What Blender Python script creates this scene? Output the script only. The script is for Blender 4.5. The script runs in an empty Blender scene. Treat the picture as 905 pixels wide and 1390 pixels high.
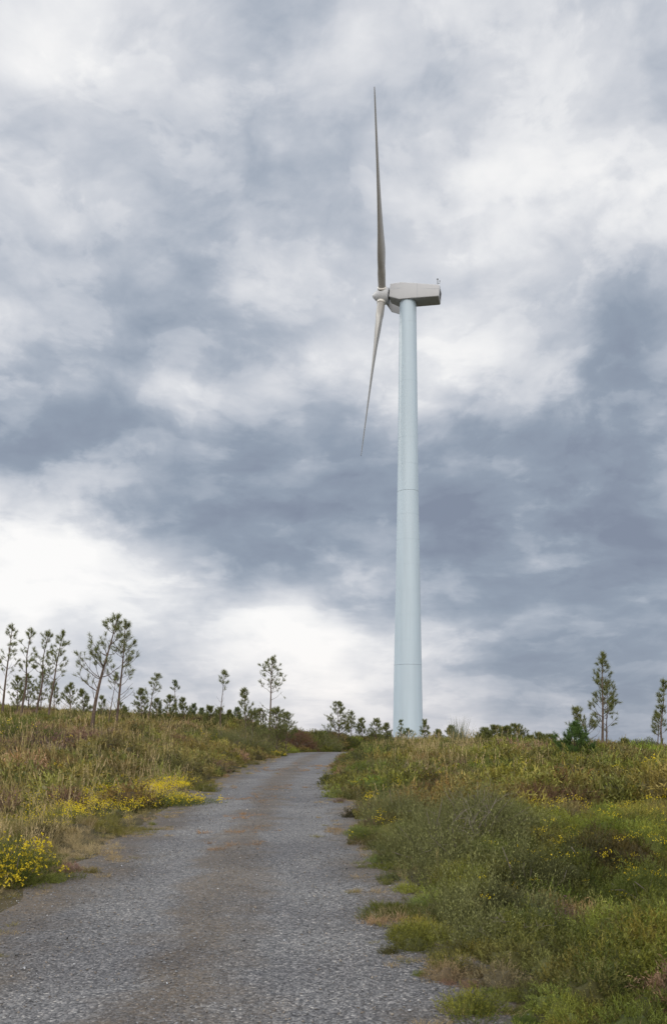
import bpy, math, numpy as np
from mathutils import Vector
S = bpy.context.scene
COL = S.collection
R = math.radians
F, HY, CX, EYE = 1264.0, 1020.0, 452.5, 1.6      # focal length in photo pixels, horizon row, centre column, eye height

# ------------------------------------------------------------------ basic helpers
def tag(o, label=None, cat=None, group=None, kind=None):
    if label: o['label'] = label
    if cat: o['category'] = cat
    if group: o['group'] = group
    if kind: o['kind'] = kind
    return o

def mesh_np(name, V, T, mats, parent=None, mi=None, smooth=False, pv=None, link=True, uv=None):
    """V (n,3) verts, T (m,3) or (m,4) faces -> one mesh object"""
    V = np.asarray(V, np.float32); T = np.asarray(T, np.int32)
    k = T.shape[1]
    me = bpy.data.meshes.new(name)
    me.vertices.add(len(V)); me.vertices.foreach_set('co', V.ravel())
    me.loops.add(T.size); me.loops.foreach_set('vertex_index', T.ravel())
    me.polygons.add(len(T)); me.polygons.foreach_set('loop_start', np.arange(0, T.size, k, dtype=np.int32))
    if mi is not None: me.polygons.foreach_set('material_index', np.asarray(mi, np.int32))
    me.update(calc_edges=True)
    if smooth: me.polygons.foreach_set('use_smooth', np.ones(len(T), bool))
    if pv is not None:
        a = me.attributes.new('v', 'FLOAT', 'POINT'); a.data.foreach_set('value', np.asarray(pv, np.float32))
    if uv is not None:
        l = me.uv_layers.new(name='UVMap'); l.data.foreach_set('uv', np.asarray(uv, np.float32)[T.ravel()].ravel())
    for m in (mats if isinstance(mats, (list, tuple)) else [mats]): me.materials.append(m)
    me.validate()
    o = bpy.data.objects.new(name, me)
    if link: COL.objects.link(o)
    if parent is not None: o.parent = parent
    return o

class MB:                                        # collects verts / triangles
    def __init__(s): s.V = []; s.T = []; s.P = []; s.n = 0
    def add(s, V, T, pv=None):
        V = np.asarray(V, float).reshape(-1, 3); T = np.asarray(T, int).reshape(-1, 3)
        s.V.append(V); s.T.append(T + s.n); s.n += len(V)
        s.P.append(np.zeros(len(V)) + (.5 if pv is None else pv))
    def quads(s, V, Q, pv=None):
        Q = np.asarray(Q, int); s.add(V, np.concatenate([Q[:, [0, 1, 2]], Q[:, [0, 2, 3]]]), pv)
    def build(s, name, mats, parent=None, smooth=False, link=True):
        return mesh_np(name, np.concatenate(s.V), np.concatenate(s.T), mats, parent, smooth=smooth, pv=np.concatenate(s.P), link=link)

def tube(mb, pts, rad, n=6, pv=None, cap=True):
    pts = np.asarray(pts, float); m = len(pts); rad = np.zeros(m) + rad
    d = np.gradient(pts, axis=0); d /= np.linalg.norm(d, axis=1)[:, None] + 1e-9
    ref = np.array([0, 1, 0]) if abs(d[0][1]) < .8 else np.array([1, 0, 0])
    a = np.cross(d, ref); a /= np.linalg.norm(a, axis=1)[:, None] + 1e-9
    b = np.cross(d, a)
    ph = np.arange(n) * 2 * np.pi / n
    V = pts[:, None] + rad[:, None, None] * (np.cos(ph)[None, :, None] * a[:, None] + np.sin(ph)[None, :, None] * b[:, None])
    Q = []
    for i in range(m - 1):
        for j in range(n):
            k = (j + 1) % n; Q.append((i*n+j, i*n+k, (i+1)*n+k, (i+1)*n+j))
    mb.quads(V.reshape(-1, 3), Q, pv)
    if cap:
        for i, c in ((0, pts[0]), (m - 1, pts[-1])):
            mb.add(np.vstack([V[i], c]), [(j, (j+1) % n, n) for j in range(n)] if i else [((j+1) % n, j, n) for j in range(n)], pv)

def box(mb, c, s, rot=0, pv=None):
    c = np.array(c, float); s = np.array(s, float) / 2
    V = np.array([(x, y, z) for z in (-1, 1) for y in (-1, 1) for x in (-1, 1)]) * s
    ca, sa = math.cos(rot), math.sin(rot)
    V = np.stack([V[:, 0]*ca - V[:, 1]*sa, V[:, 0]*sa + V[:, 1]*ca, V[:, 2]], 1) + c
    mb.quads(V, [(0, 2, 3, 1), (4, 5, 7, 6), (0, 1, 5, 4), (2, 6, 7, 3), (0, 4, 6, 2), (1, 3, 7, 5)], pv)

def unit(v): return v / (np.linalg.norm(v, axis=-1, keepdims=True) + 1e-9)

def leaf_tris(mb, B, D, L, W, rng, pv=None):     # one pointed triangle per base point
    n = len(B); D = unit(D); side = unit(np.cross(D, rng.normal(size=(n, 3))))
    L = np.zeros(n) + L; W = np.zeros(n) + W
    V = np.stack([B - side*W[:, None]/2, B + side*W[:, None]/2, B + D*L[:, None]], 1).reshape(-1, 3)
    p = rng.random(n) if pv is None else np.zeros(n) + pv
    mb.add(V, np.arange(3*n).reshape(-1, 3), np.repeat(p, 3))

def leaf_quads(mb, B, D, L, W, rng, pv=None):    # a rhombic leaf per base point
    n = len(B); D = unit(D); side = unit(np.cross(D, rng.normal(size=(n, 3))))
    L = (np.zeros(n) + L)[:, None]; W = (np.zeros(n) + W)[:, None]
    V = np.stack([B, B + D*L*.5 + side*W/2, B + D*L, B + D*L*.5 - side*W/2], 1).reshape(-1, 3)
    p = rng.random(n) if pv is None else np.zeros(n) + pv
    mb.quads(V, np.arange(4*n).reshape(-1, 4), np.repeat(p, 4))

def blade_strips(mb, B, D, L, W, bend, rng, pv=None, seg=3):   # arching grass blades
    n = len(B); D = unit(D); L = (np.zeros(n) + L); W = (np.zeros(n) + W)
    side = unit(np.cross(D, rng.normal(size=(n, 3))))
    hd = D * [1, 1, 0] + rng.normal(size=(n, 3)) * [.25, .25, 0]; hd = unit(hd)
    bend = (np.zeros(n) + bend)
    rows = []
    for k in range(seg + 1):
        t = k / seg
        P = B + D*(L*t)[:, None] + hd*(L*bend*t*t)[:, None] - np.array([0, 0, 1])*(L*bend*bend*.55*t**2.5)[:, None]
        w = (W * (1 - t)**.6 * .5 if k < seg else W*0.0)[:, None]
        rows.append(np.stack([P - side*w, P + side*w], 1))
    V = np.stack(rows, 1).reshape(-1, 3); m = 2*(seg+1)
    q = np.array([(2*k, 2*k+1, 2*k+3, 2*k+2) for k in range(seg)])
    Q = (np.arange(n)[:, None, None]*m + q[None]).reshape(-1, 4)
    p = rng.random(n) if pv is None else np.zeros(n) + pv
    mb.quads(V, Q, np.repeat(p, m))

# ------------------------------------------------------------------ numpy noise
_rs = np.random.default_rng(77); _PT = _rs.random((256, 256))
def vnoise(x, y):
    xi = np.floor(x).astype(int); yi = np.floor(y).astype(int); fx = x - xi; fy = y - yi
    fx = fx*fx*(3-2*fx); fy = fy*fy*(3-2*fy)
    g = lambda a, b: _PT[a % 256, b % 256]
    return (g(xi, yi)*(1-fx)+g(xi+1, yi)*fx)*(1-fy) + (g(xi, yi+1)*(1-fx)+g(xi+1, yi+1)*fx)*fy
def fbm(x, y, s, o=3, seed=0):
    x = np.asarray(x, float)/s + seed*17.3; y = np.asarray(y, float)/s + seed*9.7; r = 0; a = .5; t = 0
    for i in range(o): r = r + a*vnoise(x, y); t += a; a *= .5; x = x*2.03+5.1; y = y*2.03+1.7
    return r/t
def ss(x, a, b):
    t = np.clip((np.asarray(x, float)-a)/(b-a), 0, 1); return t*t*(3-2*t)

# ------------------------------------------------------------------ lie of the land
RY = np.array([-60, -10, 0, 5, 6.4, 9.4, 12.2, 16.1, 26.8, 36.5, 50, 57, 64, 72, 95, 130.])
RL = np.array([-2.6, -2.6, -2.7, -2.7, -2.68, -2.66, -2.74, -2.9, -3.2, -3.1, -2.7, -2.2, .4, 5.0, 19, 45.])
RR = np.array([1.1, 1.1, 1.0, .85, .70, .45, .30, .17, -.11, .07, .7, 1.4, 4.6, 10.2, 25, 51.])
def road_lr(Y): return np.interp(Y, RY, RL), np.interp(Y, RY, RR)
def edge(X, Y):                                   # signed distance outside the gravel (negative on it)
    l, r = road_lr(Y)
    n = (fbm(X, Y, .9, 3, 3)-.5)*.7 + (fbm(X, Y, 4, 2, 4)-.5)*.5
    return np.maximum(l-X, X-r) + n
def H(X, Y):
    X = np.asarray(X, float); Y = np.asarray(Y, float)
    u = np.clip(Y-48, 0, 45)
    h = .028*np.clip(Y, -60, 48) + .028*u - .0009*u*u
    v = np.clip(Y-93, 0, None); h = h - 30*(1-np.exp(-v*.053/30))
    fade = 1-.75*ss(Y, 62, 150)
    h = h + ss(Y, 9, 40)*fade*(1.15*ss(-X, 2.9, 8.4) + np.clip(.05*(-X-9), 0, 2.2))
    h = h + .30*ss(X, 1.2, 5)*ss(Y, 3, 14)*fade - np.clip(.042*(X-9), 0, 3)*ss(Y, 10, 40)
    l, r = road_lr(Y); d = np.maximum(l-X, X-r)
    h = h + .95*ss(l-X, .2, 2.6)*ss(Y, 57, 66)*fade*ss(-X, -14, -4)
    m = ss(d, .1, 1.6)
    near = 1-ss(Y, 150, 260)
    h = h + m*near*((fbm(X, Y, 7, 2, 1)-.5)*.35 + ((fbm(X, Y, 1.35, 2, 2)-.5)*.66 + (fbm(X, Y, .5, 2, 6)-.5)*.36))
    h = h + (1-near)*(fbm(X, Y, 300, 3, 5)-.5)*14*ss(Y, 200, 900)
    h = h + .02*np.sin(X*1.7+Y*.3)*0
    return h
def at(px, Y): return (px-CX)/F*Y                # lateral metres for a photo column at a distance
def ground(px, py):                               # where the sight line through a photo point meets the land
    for Y in np.geomspace(3, 120, 700):
        if H(at(px, Y), Y) >= EYE + (HY-py)/F*Y: break
    return float(at(px, Y)), float(Y)

# ------------------------------------------------------------------ materials
def new_mat(name):
    m = bpy.data.materials.new(name); m.use_nodes = True; m.node_tree.nodes.clear(); return m, m.node_tree.nodes, m.node_tree.links
def pmat(name, col, rough=.6, var=.12, scale=3., bump=.0, spec=.4, bscale=40., streak=None, metal=0.):
    m, N, L = new_mat(name)
    o = N.new('ShaderNodeOutputMaterial'); p = N.new('ShaderNodeBsdfPrincipled'); L.new(p.outputs[0], o.inputs[0])
    p.inputs['Roughness'].default_value = rough; p.inputs['Specular IOR Level'].default_value = spec; p.inputs['Metallic'].default_value = metal
    tc = N.new('ShaderNodeTexCoord'); mp = N.new('ShaderNodeMapping'); L.new(tc.outputs['Object'], mp.inputs[0])
    if streak: mp.inputs['Scale'].default_value = streak
    n = N.new('ShaderNodeTexNoise'); n.inputs['Scale'].default_value = scale; n.inputs['Detail'].default_value = 5; L.new(mp.outputs[0], n.inputs[0])
    r = N.new('ShaderNodeValToRGB'); L.new(n.outputs[0], r.inputs[0])
    r.color_ramp.elements[0].position = .3; r.color_ramp.elements[1].position = .7
    r.color_ramp.elements[0].color = (*[c*(1-var) for c in col], 1); r.color_ramp.elements[1].color = (*[min(1, c*(1+var)) for c in col], 1)
    L.new(r.outputs[0], p.inputs['Base Color'])
    if bump:
        n2 = N.new('ShaderNodeTexNoise'); n2.inputs['Scale'].default_value = bscale; n2.inputs['Detail'].default_value = 4; L.new(mp.outputs[0], n2.inputs[0])
        b = N.new('ShaderNodeBump'); b.inputs['Strength'].default_value = bump; b.inputs['Distance'].default_value = .02
        L.new(n2.outputs[0], b.inputs['Height']); L.new(b.outputs[0], p.inputs['Normal'])
    return m

def leafmat(name, a, b, instanced=False, trans=.35, rough=.6):
    """two natural leaf colours, mixed leaf by leaf; scattered plants multiply in their own tint"""
    m, N, L = new_mat(name)
    o = N.new('ShaderNodeOutputMaterial'); d = N.new('ShaderNodeBsdfPrincipled'); t = N.new('ShaderNodeBsdfTranslucent'); x = N.new('ShaderNodeMixShader')
    d.inputs['Roughness'].default_value = rough; d.inputs['Specular IOR Level'].default_value = .25
    x.inputs[0].default_value = trans; L.new(d.outputs[0], x.inputs[1]); L.new(t.outputs[0], x.inputs[2]); L.new(x.outputs[0], o.inputs[0])
    v = N.new('ShaderNodeAttribute'); v.attribute_name = 'v'
    mx = N.new('ShaderNodeMix'); mx.data_type = 'RGBA'; L.new(v.outputs['Fac'], mx.inputs[0])
    mx.inputs[6].default_value = (*a, 1); mx.inputs[7].default_value = (*b, 1); c = mx.outputs[2]
    if instanced:
        ti = N.new('ShaderNodeAttribute'); ti.attribute_type = 'INSTANCER'; ti.attribute_name = 'tint'
        mu = N.new('ShaderNodeMix'); mu.data_type = 'RGBA'; mu.blend_type = 'MULTIPLY'; mu.inputs[0].default_value = 1
        L.new(c, mu.inputs[6]); L.new(ti.outputs['Color'], mu.inputs[7]); c = mu.outputs[2]
    L.new(c, d.inputs['Base Color']); L.new(c, t.inputs[0])
    return m

M_bark = pmat('pine_bark', (.105, .080, .065), .9, .4, 9, .6, .2, 30)
M_twig = pmat('grey_twig', (.17, .15, .13), .9, .3, 9, 0, .2)
M_needle = leafmat('pine_needles', (.100, .125, .036), (.215, .225, .080), trans=.5)
M_needle_young = leafmat('young_pine_needles', (.048, .100, .024), (.100, .165, .042), trans=.3)
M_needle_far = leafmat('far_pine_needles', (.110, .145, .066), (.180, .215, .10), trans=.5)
M_gorse = leafmat('gorse_leaf', (.050, .072, .012), (.150, .170, .030), trans=.2)
M_gorse_dark = leafmat('dark_gorse_leaf', (.030, .038, .012), (.095, .098, .028), trans=.12)
M_broom = leafmat('broom_leaf', (.085, .095, .030), (.195, .200, .080), trans=.2)
M_broom_grey = leafmat('grey_broom_stem', (.10, .12, .07), (.17, .19, .11))
M_olive = leafmat('olive_leaf', (.09, .11, .06), (.16, .18, .11))
M_herb = leafmat('herb_leaf', (.050, .085, .018), (.110, .160, .035))
M_heather = leafmat('heather_leaf', (.090, .055, .032), (.200, .110, .070))
M_purple = leafmat('heather_bloom', (.12, .06, .075), (.26, .14, .17))
M_dry = leafmat('dry_grass', (.20, .155, .075), (.36, .29, .16))
M_flower = leafmat('yellow_flower', (.50, .39, .02), (.74, .60, .04), trans=.3)
M_cover = leafmat('cover_leaf', (.45, .45, .45), (1.45, 1.45, 1.40), True, .15)
M_coverg = leafmat('cover_grass', (.65, .65, .65), (1.3, 1.3, 1.3), True, .3)
M_coverf = leafmat('cover_flower', (.62, .50, .015), (.85, .70, .03), False, .3)

# ------------------------------------------------------------------ ground sheet
def ground_mat():
    m, N, L = new_mat('heath_soil')
    o = N.new('ShaderNodeOutputMaterial'); p = N.new('ShaderNodeBsdfPrincipled'); L.new(p.outputs[0], o.inputs[0]); p.inputs['Roughness'].default_value = .95
    p.inputs['Specular IOR Level'].default_value = .15
    g = N.new('ShaderNodeNewGeometry')
    n = N.new('ShaderNodeTexNoise'); n.inputs['Scale'].default_value = 1.3; n.inputs['Detail'].default_value = 9; n.inputs['Roughness'].default_value = .7; L.new(g.outputs['Position'], n.inputs[0])
    r = N.new('ShaderNodeValToRGB'); L.new(n.outputs[0], r.inputs[0]); e = r.color_ramp.elements
    e[0].position = .30; e[0].color = (.030, .030, .014, 1); e[1].position = .72; e[1].color = (.11, .085, .05, 1)
    k = e.new(.5); k.color = (.060, .052, .026, 1)
    L.new(r.outputs[0], p.inputs['Base Color'])
    n2 = N.new('ShaderNodeTexNoise'); n2.inputs['Scale'].default_value = 25; n2.inputs['Detail'].default_value = 6; L.new(g.outputs['Position'], n2.inputs[0])
    b = N.new('ShaderNodeBump'); b.inputs['Strength'].default_value = .8; b.inputs['Distance'].default_value = .05; L.new(n2.outputs[0], b.inputs['Height']); L.new(b.outputs[0], p.inputs['Normal'])
    return m
ys = np.concatenate([-np.geomspace(60, 1, 40), np.linspace(-.8, 3.8, 30), np.geomspace(4, 6000, 620)])
us = np.sign(np.linspace(-1, 1, 401))*np.abs(np.linspace(-1, 1, 401))**1.35*1.4
YY, UU = np.meshgrid(ys, us, indexing='ij'); XX = UU*(np.abs(YY)+7)
l_, r_ = road_lr(YY); dd_ = np.maximum(l_-XX, XX-r_)
ZZ = H(XX, YY) - .035*(1-ss(dd_, -.35, .15))*(YY < 125)
nr, nc = YY.shape
idx = np.arange(nr*nc).reshape(nr, nc)
Q = np.stack([idx[:-1, :-1], idx[:-1, 1:], idx[1:, 1:], idx[1:, :-1]], -1).reshape(-1, 4)
tag(mesh_np('ground', np.stack([XX, YY, ZZ], -1).reshape(-1, 3), Q, ground_mat(), smooth=True), kind='structure')

# ------------------------------------------------------------------ gravel track
def road_mat():
    m, N, L = new_mat('track_gravel')
    o = N.new('ShaderNodeOutputMaterial'); p = N.new('ShaderNodeBsdfPrincipled'); L.new(p.outputs[0], o.inputs[0]); p.inputs['Roughness'].default_value = .85
    p.inputs['Specular IOR Level'].default_value = .3
    g = N.new('ShaderNodeNewGeometry'); uv = N.new('ShaderNodeUVMap')
    def vor(s, feat='F1'):
        v = N.new('ShaderNodeTexVoronoi'); v.inputs['Scale'].default_value = s; v.feature = feat; L.new(g.outputs['Position'], v.inputs[0]); return v
    def noise(s, d=4, src=None):
        n = N.new('ShaderNodeTexNoise'); n.inputs['Scale'].default_value = s; n.inputs['Detail'].default_value = d; L.new(src or g.outputs['Position'], n.inputs[0]); return n
    def ramp(src, els):
        r = N.new('ShaderNodeValToRGB'); L.new(src, r.inputs[0]); e = r.color_ramp.elements
        e[0].position, e[0].color = els[0][0], (*els[0][1], 1); e[1].position, e[1].color = els[-1][0], (*els[-1][1], 1)
        for q, c in els[1:-1]: k = e.new(q); k.color = (*c, 1)
        return r
    def math_(op, a, b=None, clamp=False):
        n = N.new('ShaderNodeMath'); n.operation = op; n.use_clamp = clamp
        for i, x in enumerate((a, b)):
            if x is None: continue
            if isinstance(x, (int, float)): n.inputs[i].default_value = x
            else: L.new(x, n.inputs[i])
        return n.outputs[0]
    def mix(f, a, b, bt='MIX'):
        n = N.new('ShaderNodeMix'); n.data_type = 'RGBA'; n.blend_type = bt
        for i, x in ((0, f), (6, a), (7, b)):
            if isinstance(x, (int, float)): n.inputs[i].default_value = x
            elif isinstance(x, tuple): n.inputs[i].default_value = (*x, 1)
            else: L.new(x, n.inputs[i])
        return n.outputs[2]
    v1 = vor(75); v2 = vor(38)
    sep = N.new('ShaderNodeSeparateColor'); L.new(v1.outputs['Color'], sep.inputs[0])
    sep2 = N.new('ShaderNodeSeparateColor'); L.new(v2.outputs['Color'], sep2.inputs[0])
    stone = ramp(sep.outputs[0], [(0, (.060, .063, .069)), (.35, (.100, .104, .112)), (.7, (.155, .160, .168)), (.93, (.21, .213, .218)), (1, (.36, .355, .345))])
    big = ramp(sep2.outputs[0], [(0, (.55, .56, .58)), (.6, (1, 1, 1)), (.94, (1.15, 1.12, 1.1)), (1, (1.5, 1.46, 1.4))])
    c = mix(1, stone.outputs[0], big.outputs[0], 'MULTIPLY')
    # soil shows between the wheel tracks and along both sides
    su = N.new('ShaderNodeSeparateXYZ'); L.new(uv.outputs[0], su.inputs[0])
    nb = noise(1.6, 6); wob = math_('MULTIPLY', math_('SUBTRACT', nb.outputs[0], .5), .36)
    u = math_('ADD', su.outputs[0], wob)
    prof = ramp(u, [(0, (1, 1, 1)), (.12, (.85,)*3), (.24, (.12,)*3), (.38, (.03,)*3), (.46, (.7,)*3), (.54, (.65,)*3), (.63, (.03,)*3), (.82, (.10,)*3), (.90, (.7,)*3), (1, (1, 1, 1))])
    nf = noise(34, 5); nfr = ramp(nf.outputs[0], [(.38, (0, 0, 0)), (.62, (1, 1, 1))])
    n3 = noise(5, 5)
    soilf = math_('MULTIPLY', prof.outputs[0], math_('ADD', math_('MULTIPLY', nfr.outputs[0], .65), .38), True)
    soil = ramp(n3.outputs[0], [(.3, (.095, .074, .052)), (.7, (.175, .135, .092))])
    c = mix(soilf, c, soil.outputs[0])
    # darker, damper patches
    n4 = noise(.7, 4); dk = ramp(n4.outputs[0], [(.35, (.68, .68, .70)), (.65, (.98, .98, .97))])
    c = mix(1, c, dk.outputs[0], 'MULTIPLY')
    tr = ramp(u, [(.16, (.88,)*3), (.28, (1.16,)*3), (.38, (1.12,)*3), (.46, (.9,)*3), (.54, (.9,)*3), (.64, (1.12,)*3), (.76, (1.16,)*3), (.88, (.88,)*3)])
    c = mix(1, c, tr.outputs[0], 'MULTIPLY')     # wheel tracks: crushed, paler stone
    L.new(c, p.inputs['Base Color'])
    h = math_('ADD', math_('MULTIPLY', v1.outputs['Distance'], -1.0), math_('MULTIPLY', v2.outputs['Distance'], -1.2))
    b = N.new('ShaderNodeBump'); b.inputs['Strength'].default_value = .6; b.inputs['Distance'].default_value = .010; L.new(h, b.inputs['Height'])
    L.new(b.outputs[0], p.inputs['Normal'])
    return m
ys = np.concatenate([np.linspace(-50, 3, 120), np.geomspace(3.05, 125, 520)])
n_l = 61; V = []; UV = []
for y in ys:
    l, r = road_lr(y); l = l-.45 + (fbm(np.array(0.), np.array(y), 1.1, 3, 8)-.5)*.5; r = r+.45 + (fbm(np.array(40.), np.array(y), 1.1, 3, 9)-.5)*.5
    X = np.linspace(l, r, n_l); t = np.linspace(0, 1, n_l)
    z = H(X, np.full(n_l, y)) - .07*(ss(.05-t, 0, .05) + ss(t-.95, 0, .05))
    z = z + .018*np.exp(-((t-.5)/.09)**2) - .012*np.exp(-((t-.3)/.07)**2) - .012*np.exp(-((t-.72)/.07)**2) + (fbm(X, np.full(n_l, y), .35, 2, 12)-.5)*.012
    V.append(np.stack([X, np.full(n_l, y), z+.004], 1)); UV.append(np.stack([t, np.full(n_l, y*.1)], 1))
idx = np.arange(len(ys)*n_l).reshape(-1, n_l)
Q = np.stack([idx[:-1, :-1], idx[:-1, 1:], idx[1:, 1:], idx[1:, :-1]], -1).reshape(-1, 4)
tag(mesh_np('gravel_road', np.concatenate(V), Q, road_mat(), smooth=True, uv=np.concatenate(UV)), kind='structure')

# ------------------------------------------------------------------ scattered cover (stuff)
def scatter(name, protos, P, rot, scale, pick, tint, label, cat):
    me = bpy.data.meshes.new(name); P = np.asarray(P, np.float32); n = len(P)
    me.vertices.add(n); me.vertices.foreach_set('co', P.ravel())
    a = me.attributes.new('rot', 'FLOAT_VECTOR', 'POINT'); a.data.foreach_set('vector', np.asarray(rot, np.float32).ravel())
    a = me.attributes.new('scl', 'FLOAT_VECTOR', 'POINT'); a.data.foreach_set('vector', np.asarray(scale, np.float32).ravel())
    a = me.attributes.new('pick', 'INT', 'POINT'); a.data.foreach_set('value', np.asarray(pick, np.int32))
    a = me.attributes.new('tint', 'FLOAT_VECTOR', 'POINT'); a.data.foreach_set('vector', np.asarray(tint, np.float32).ravel())
    o = bpy.data.objects.new(name, me); COL.objects.link(o)
    c = bpy.data.collections.new(name + '_plants')
    for q in protos: c.objects.link(q)
    g = bpy.data.node_groups.new(name, 'GeometryNodeTree')
    g.interface.new_socket('Geometry', in_out='INPUT', socket_type='NodeSocketGeometry'); g.interface.new_socket('Geometry', in_out='OUTPUT', socket_type='NodeSocketGeometry')
    N = g.nodes; L = g.links
    gi = N.new('NodeGroupInput'); go = N.new('NodeGroupOutput'); io = N.new('GeometryNodeInstanceOnPoints')
    ci = N.new('GeometryNodeCollectionInfo'); ci.inputs['Collection'].default_value = c; ci.inputs['Separate Children'].default_value = True; ci.inputs['Reset Children'].default_value = True
    def na(n_, t):
        x = N.new('GeometryNodeInputNamedAttribute'); x.data_type = t; x.inputs[0].default_value = n_
        return [s for s in x.outputs if s.enabled and s.name == 'Attribute'][0]
    L.new(gi.outputs[0], io.inputs['Points']); L.new(ci.outputs[0], io.inputs['Instance']); io.inputs['Pick Instance'].default_value = True
    L.new(na('pick', 'INT'), io.inputs['Instance Index']); L.new(na('rot', 'FLOAT_VECTOR'), io.inputs['Rotation']); L.new(na('scl', 'FLOAT_VECTOR'), io.inputs['Scale'])
    L.new(io.outputs[0], go.inputs[0])
    md = o.modifiers.new('scatter', 'NODES'); md.node_group = g
    tag(o, label, cat, kind='stuff')
    return o

def proto_cushion(nm, seed, R_, hgt, n, leaf, wid, mat, lps):
    rng = np.random.default_rng(seed); mb = MB()
    a = rng.random(n)*2*np.pi; r = R_*np.sqrt(rng.random(n))
    dome = np.sqrt(np.clip(1-(r/R_)**2*.85, 0, 1))
    ln = hgt*(.45+.65*rng.random(n))*dome
    B = np.stack([r*np.cos(a)*.7, r*np.sin(a)*.7, np.zeros(n)], 1)
    D = unit(np.stack([np.cos(a)*r/R_*.8, np.sin(a)*r/R_*.8, np.ones(n)], 1) + rng.normal(size=(n, 3))*.16)
    t = np.tile(np.linspace(.3, 1, lps), n); i = np.repeat(np.arange(n), lps)
    P = B[i] + D[i]*(ln[i]*t)[:, None]
    leaf_tris(mb, P, D[i]*.55 + rng.normal(size=(len(i), 3))*.55, leaf*(.7+.6*rng.random(len(i))), wid, rng, pv=np.clip(rng.random(n)[i]*.7+rng.random(len(i))*.3, 0, 1))
    blade_strips(mb, B, D, ln, wid*.5, .05, rng, pv=.1, seg=1)
    return mb.build(nm, mat, link=False)
def proto_mound(nm, seed, R_, hgt, n, leaf, wid, lps, spr):
    rng = np.random.default_rng(seed); mb = MB(); ph = rng.random(6)*6.28
    def lump(d): return 1+.16*np.sin(d[:, 0]*5+ph[0])*np.cos(d[:, 1]*5+ph[1])+.10*np.sin(d[:, 1]*9+ph[2])+.08*np.sin(d[:, 0]*11+ph[3])
    a = np.arange(14)*2*np.pi/14; el = np.array([-.25, .1, .45, .85, 1.25])     # dense woody heart of the cushion
    d = np.array([(math.cos(x)*math.cos(e), math.sin(x)*math.cos(e), math.sin(e)) for e in el for x in a])
    V = d*lump(d)[:, None]*[R_, R_, hgt]*.58
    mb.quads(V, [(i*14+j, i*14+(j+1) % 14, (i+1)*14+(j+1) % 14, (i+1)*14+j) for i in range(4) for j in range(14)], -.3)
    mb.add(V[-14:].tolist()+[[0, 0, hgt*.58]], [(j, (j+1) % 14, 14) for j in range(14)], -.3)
    d = unit(rng.normal(size=(n, 3))); d[:, 2] = np.abs(d[:, 2])-.12; d = unit(d)
    rr = (.80+.28*rng.random(n))*lump(d); T = d*rr[:, None]*[R_, R_, hgt]; D = unit(d*[.8, .8, .7]+[0, 0, .45]+rng.normal(size=(n, 3))*.3)
    i = np.repeat(np.arange(n), lps); q = np.tile(np.linspace(-1, 0, lps), n)
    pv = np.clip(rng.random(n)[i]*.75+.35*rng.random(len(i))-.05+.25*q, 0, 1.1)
    leaf_tris(mb, T[i]+D[i]*(q*spr)[:, None], D[i]*.8+rng.normal(size=(len(i), 3))*.55, leaf*(.7+.6*rng.random(len(i))), wid, rng, pv)
    return mb.build(nm, M_cover, link=False)
def proto_grass(nm, seed, R_, hgt, n, wid, bend, mat, seg=3, heads=0):
    rng = np.random.default_rng(seed); mb = MB()
    a = rng.random(n)*2*np.pi; r = R_*rng.random(n)
    B = np.stack([r*np.cos(a), r*np.sin(a), np.zeros(n)-.02], 1)
    D = unit(np.stack([np.cos(a), np.sin(a), np.zeros(n)], 1)*(.15+.35*rng.random((n, 1))) + [0, 0, 1] + rng.normal(size=(n, 3))*.12)
    blade_strips(mb, B, D, hgt*(.5+.6*rng.random(n)), wid, bend*(.4+rng.random(n)), rng, seg=seg)
    for k in range(heads):
        q = rng.integers(n); Lh = hgt*(1.15+.5*rng.random()); d = unit(D[q]*[.5, .5, 1]); st = [B[q]+d*Lh*t+np.array([d[0], d[1], 0])*.25*t*t for t in np.linspace(0, 1, 5)]
        tube(mb, st, np.linspace(.0022, .0012, 5)*(wid/.005), 3, .8, cap=False)
        m = 10; tt = rng.random(m)*.22
        Pb = np.array([st[-1]-d*x*Lh for x in tt]); leaf_tris(mb, Pb, d+rng.normal(size=(m, 3))*.35, .035, .007*(wid/.005), rng, pv=.95)
    return mb.build(nm, mat, link=False)
def proto_broomtuft(nm, seed, hgt, n, wid, leaf, mat):
    rng = np.random.default_rng(seed); mb = MB()
    B = rng.normal(size=(n, 3))*[.08, .08, 0]; D = unit(rng.normal(size=(n, 3))*[.28, .28, 0]+[0, 0, 1]); ln = hgt*(.5+.6*rng.random(n))
    blade_strips(mb, B, D, ln, wid, .12, rng, pv=.25, seg=3)
    k = 9; i = np.repeat(np.arange(n), k); t = np.tile(np.linspace(.3, 1, k), n)
    leaf_quads(mb, B[i]+D[i]*(ln[i]*t)[:, None]+rng.normal(size=(len(i), 3))*.012, D[i]+rng.normal(size=(len(i), 3))*.6, leaf, leaf*.3, rng)
    return mb.build(nm, mat, link=False)
def proto_flowers(nm, seed, R_, n, size):
    rng = np.random.default_rng(seed); mb = MB()
    k = 4; c = rng.normal(size=(n, 3))*[R_, R_, R_*.45]; i = np.repeat(np.arange(n), k)
    leaf_quads(mb, c[i], rng.normal(size=(n*k, 3))+[0, 0, .5], size, size*.75, rng)
    return mb.build(nm, M_coverf, link=False)
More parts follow.
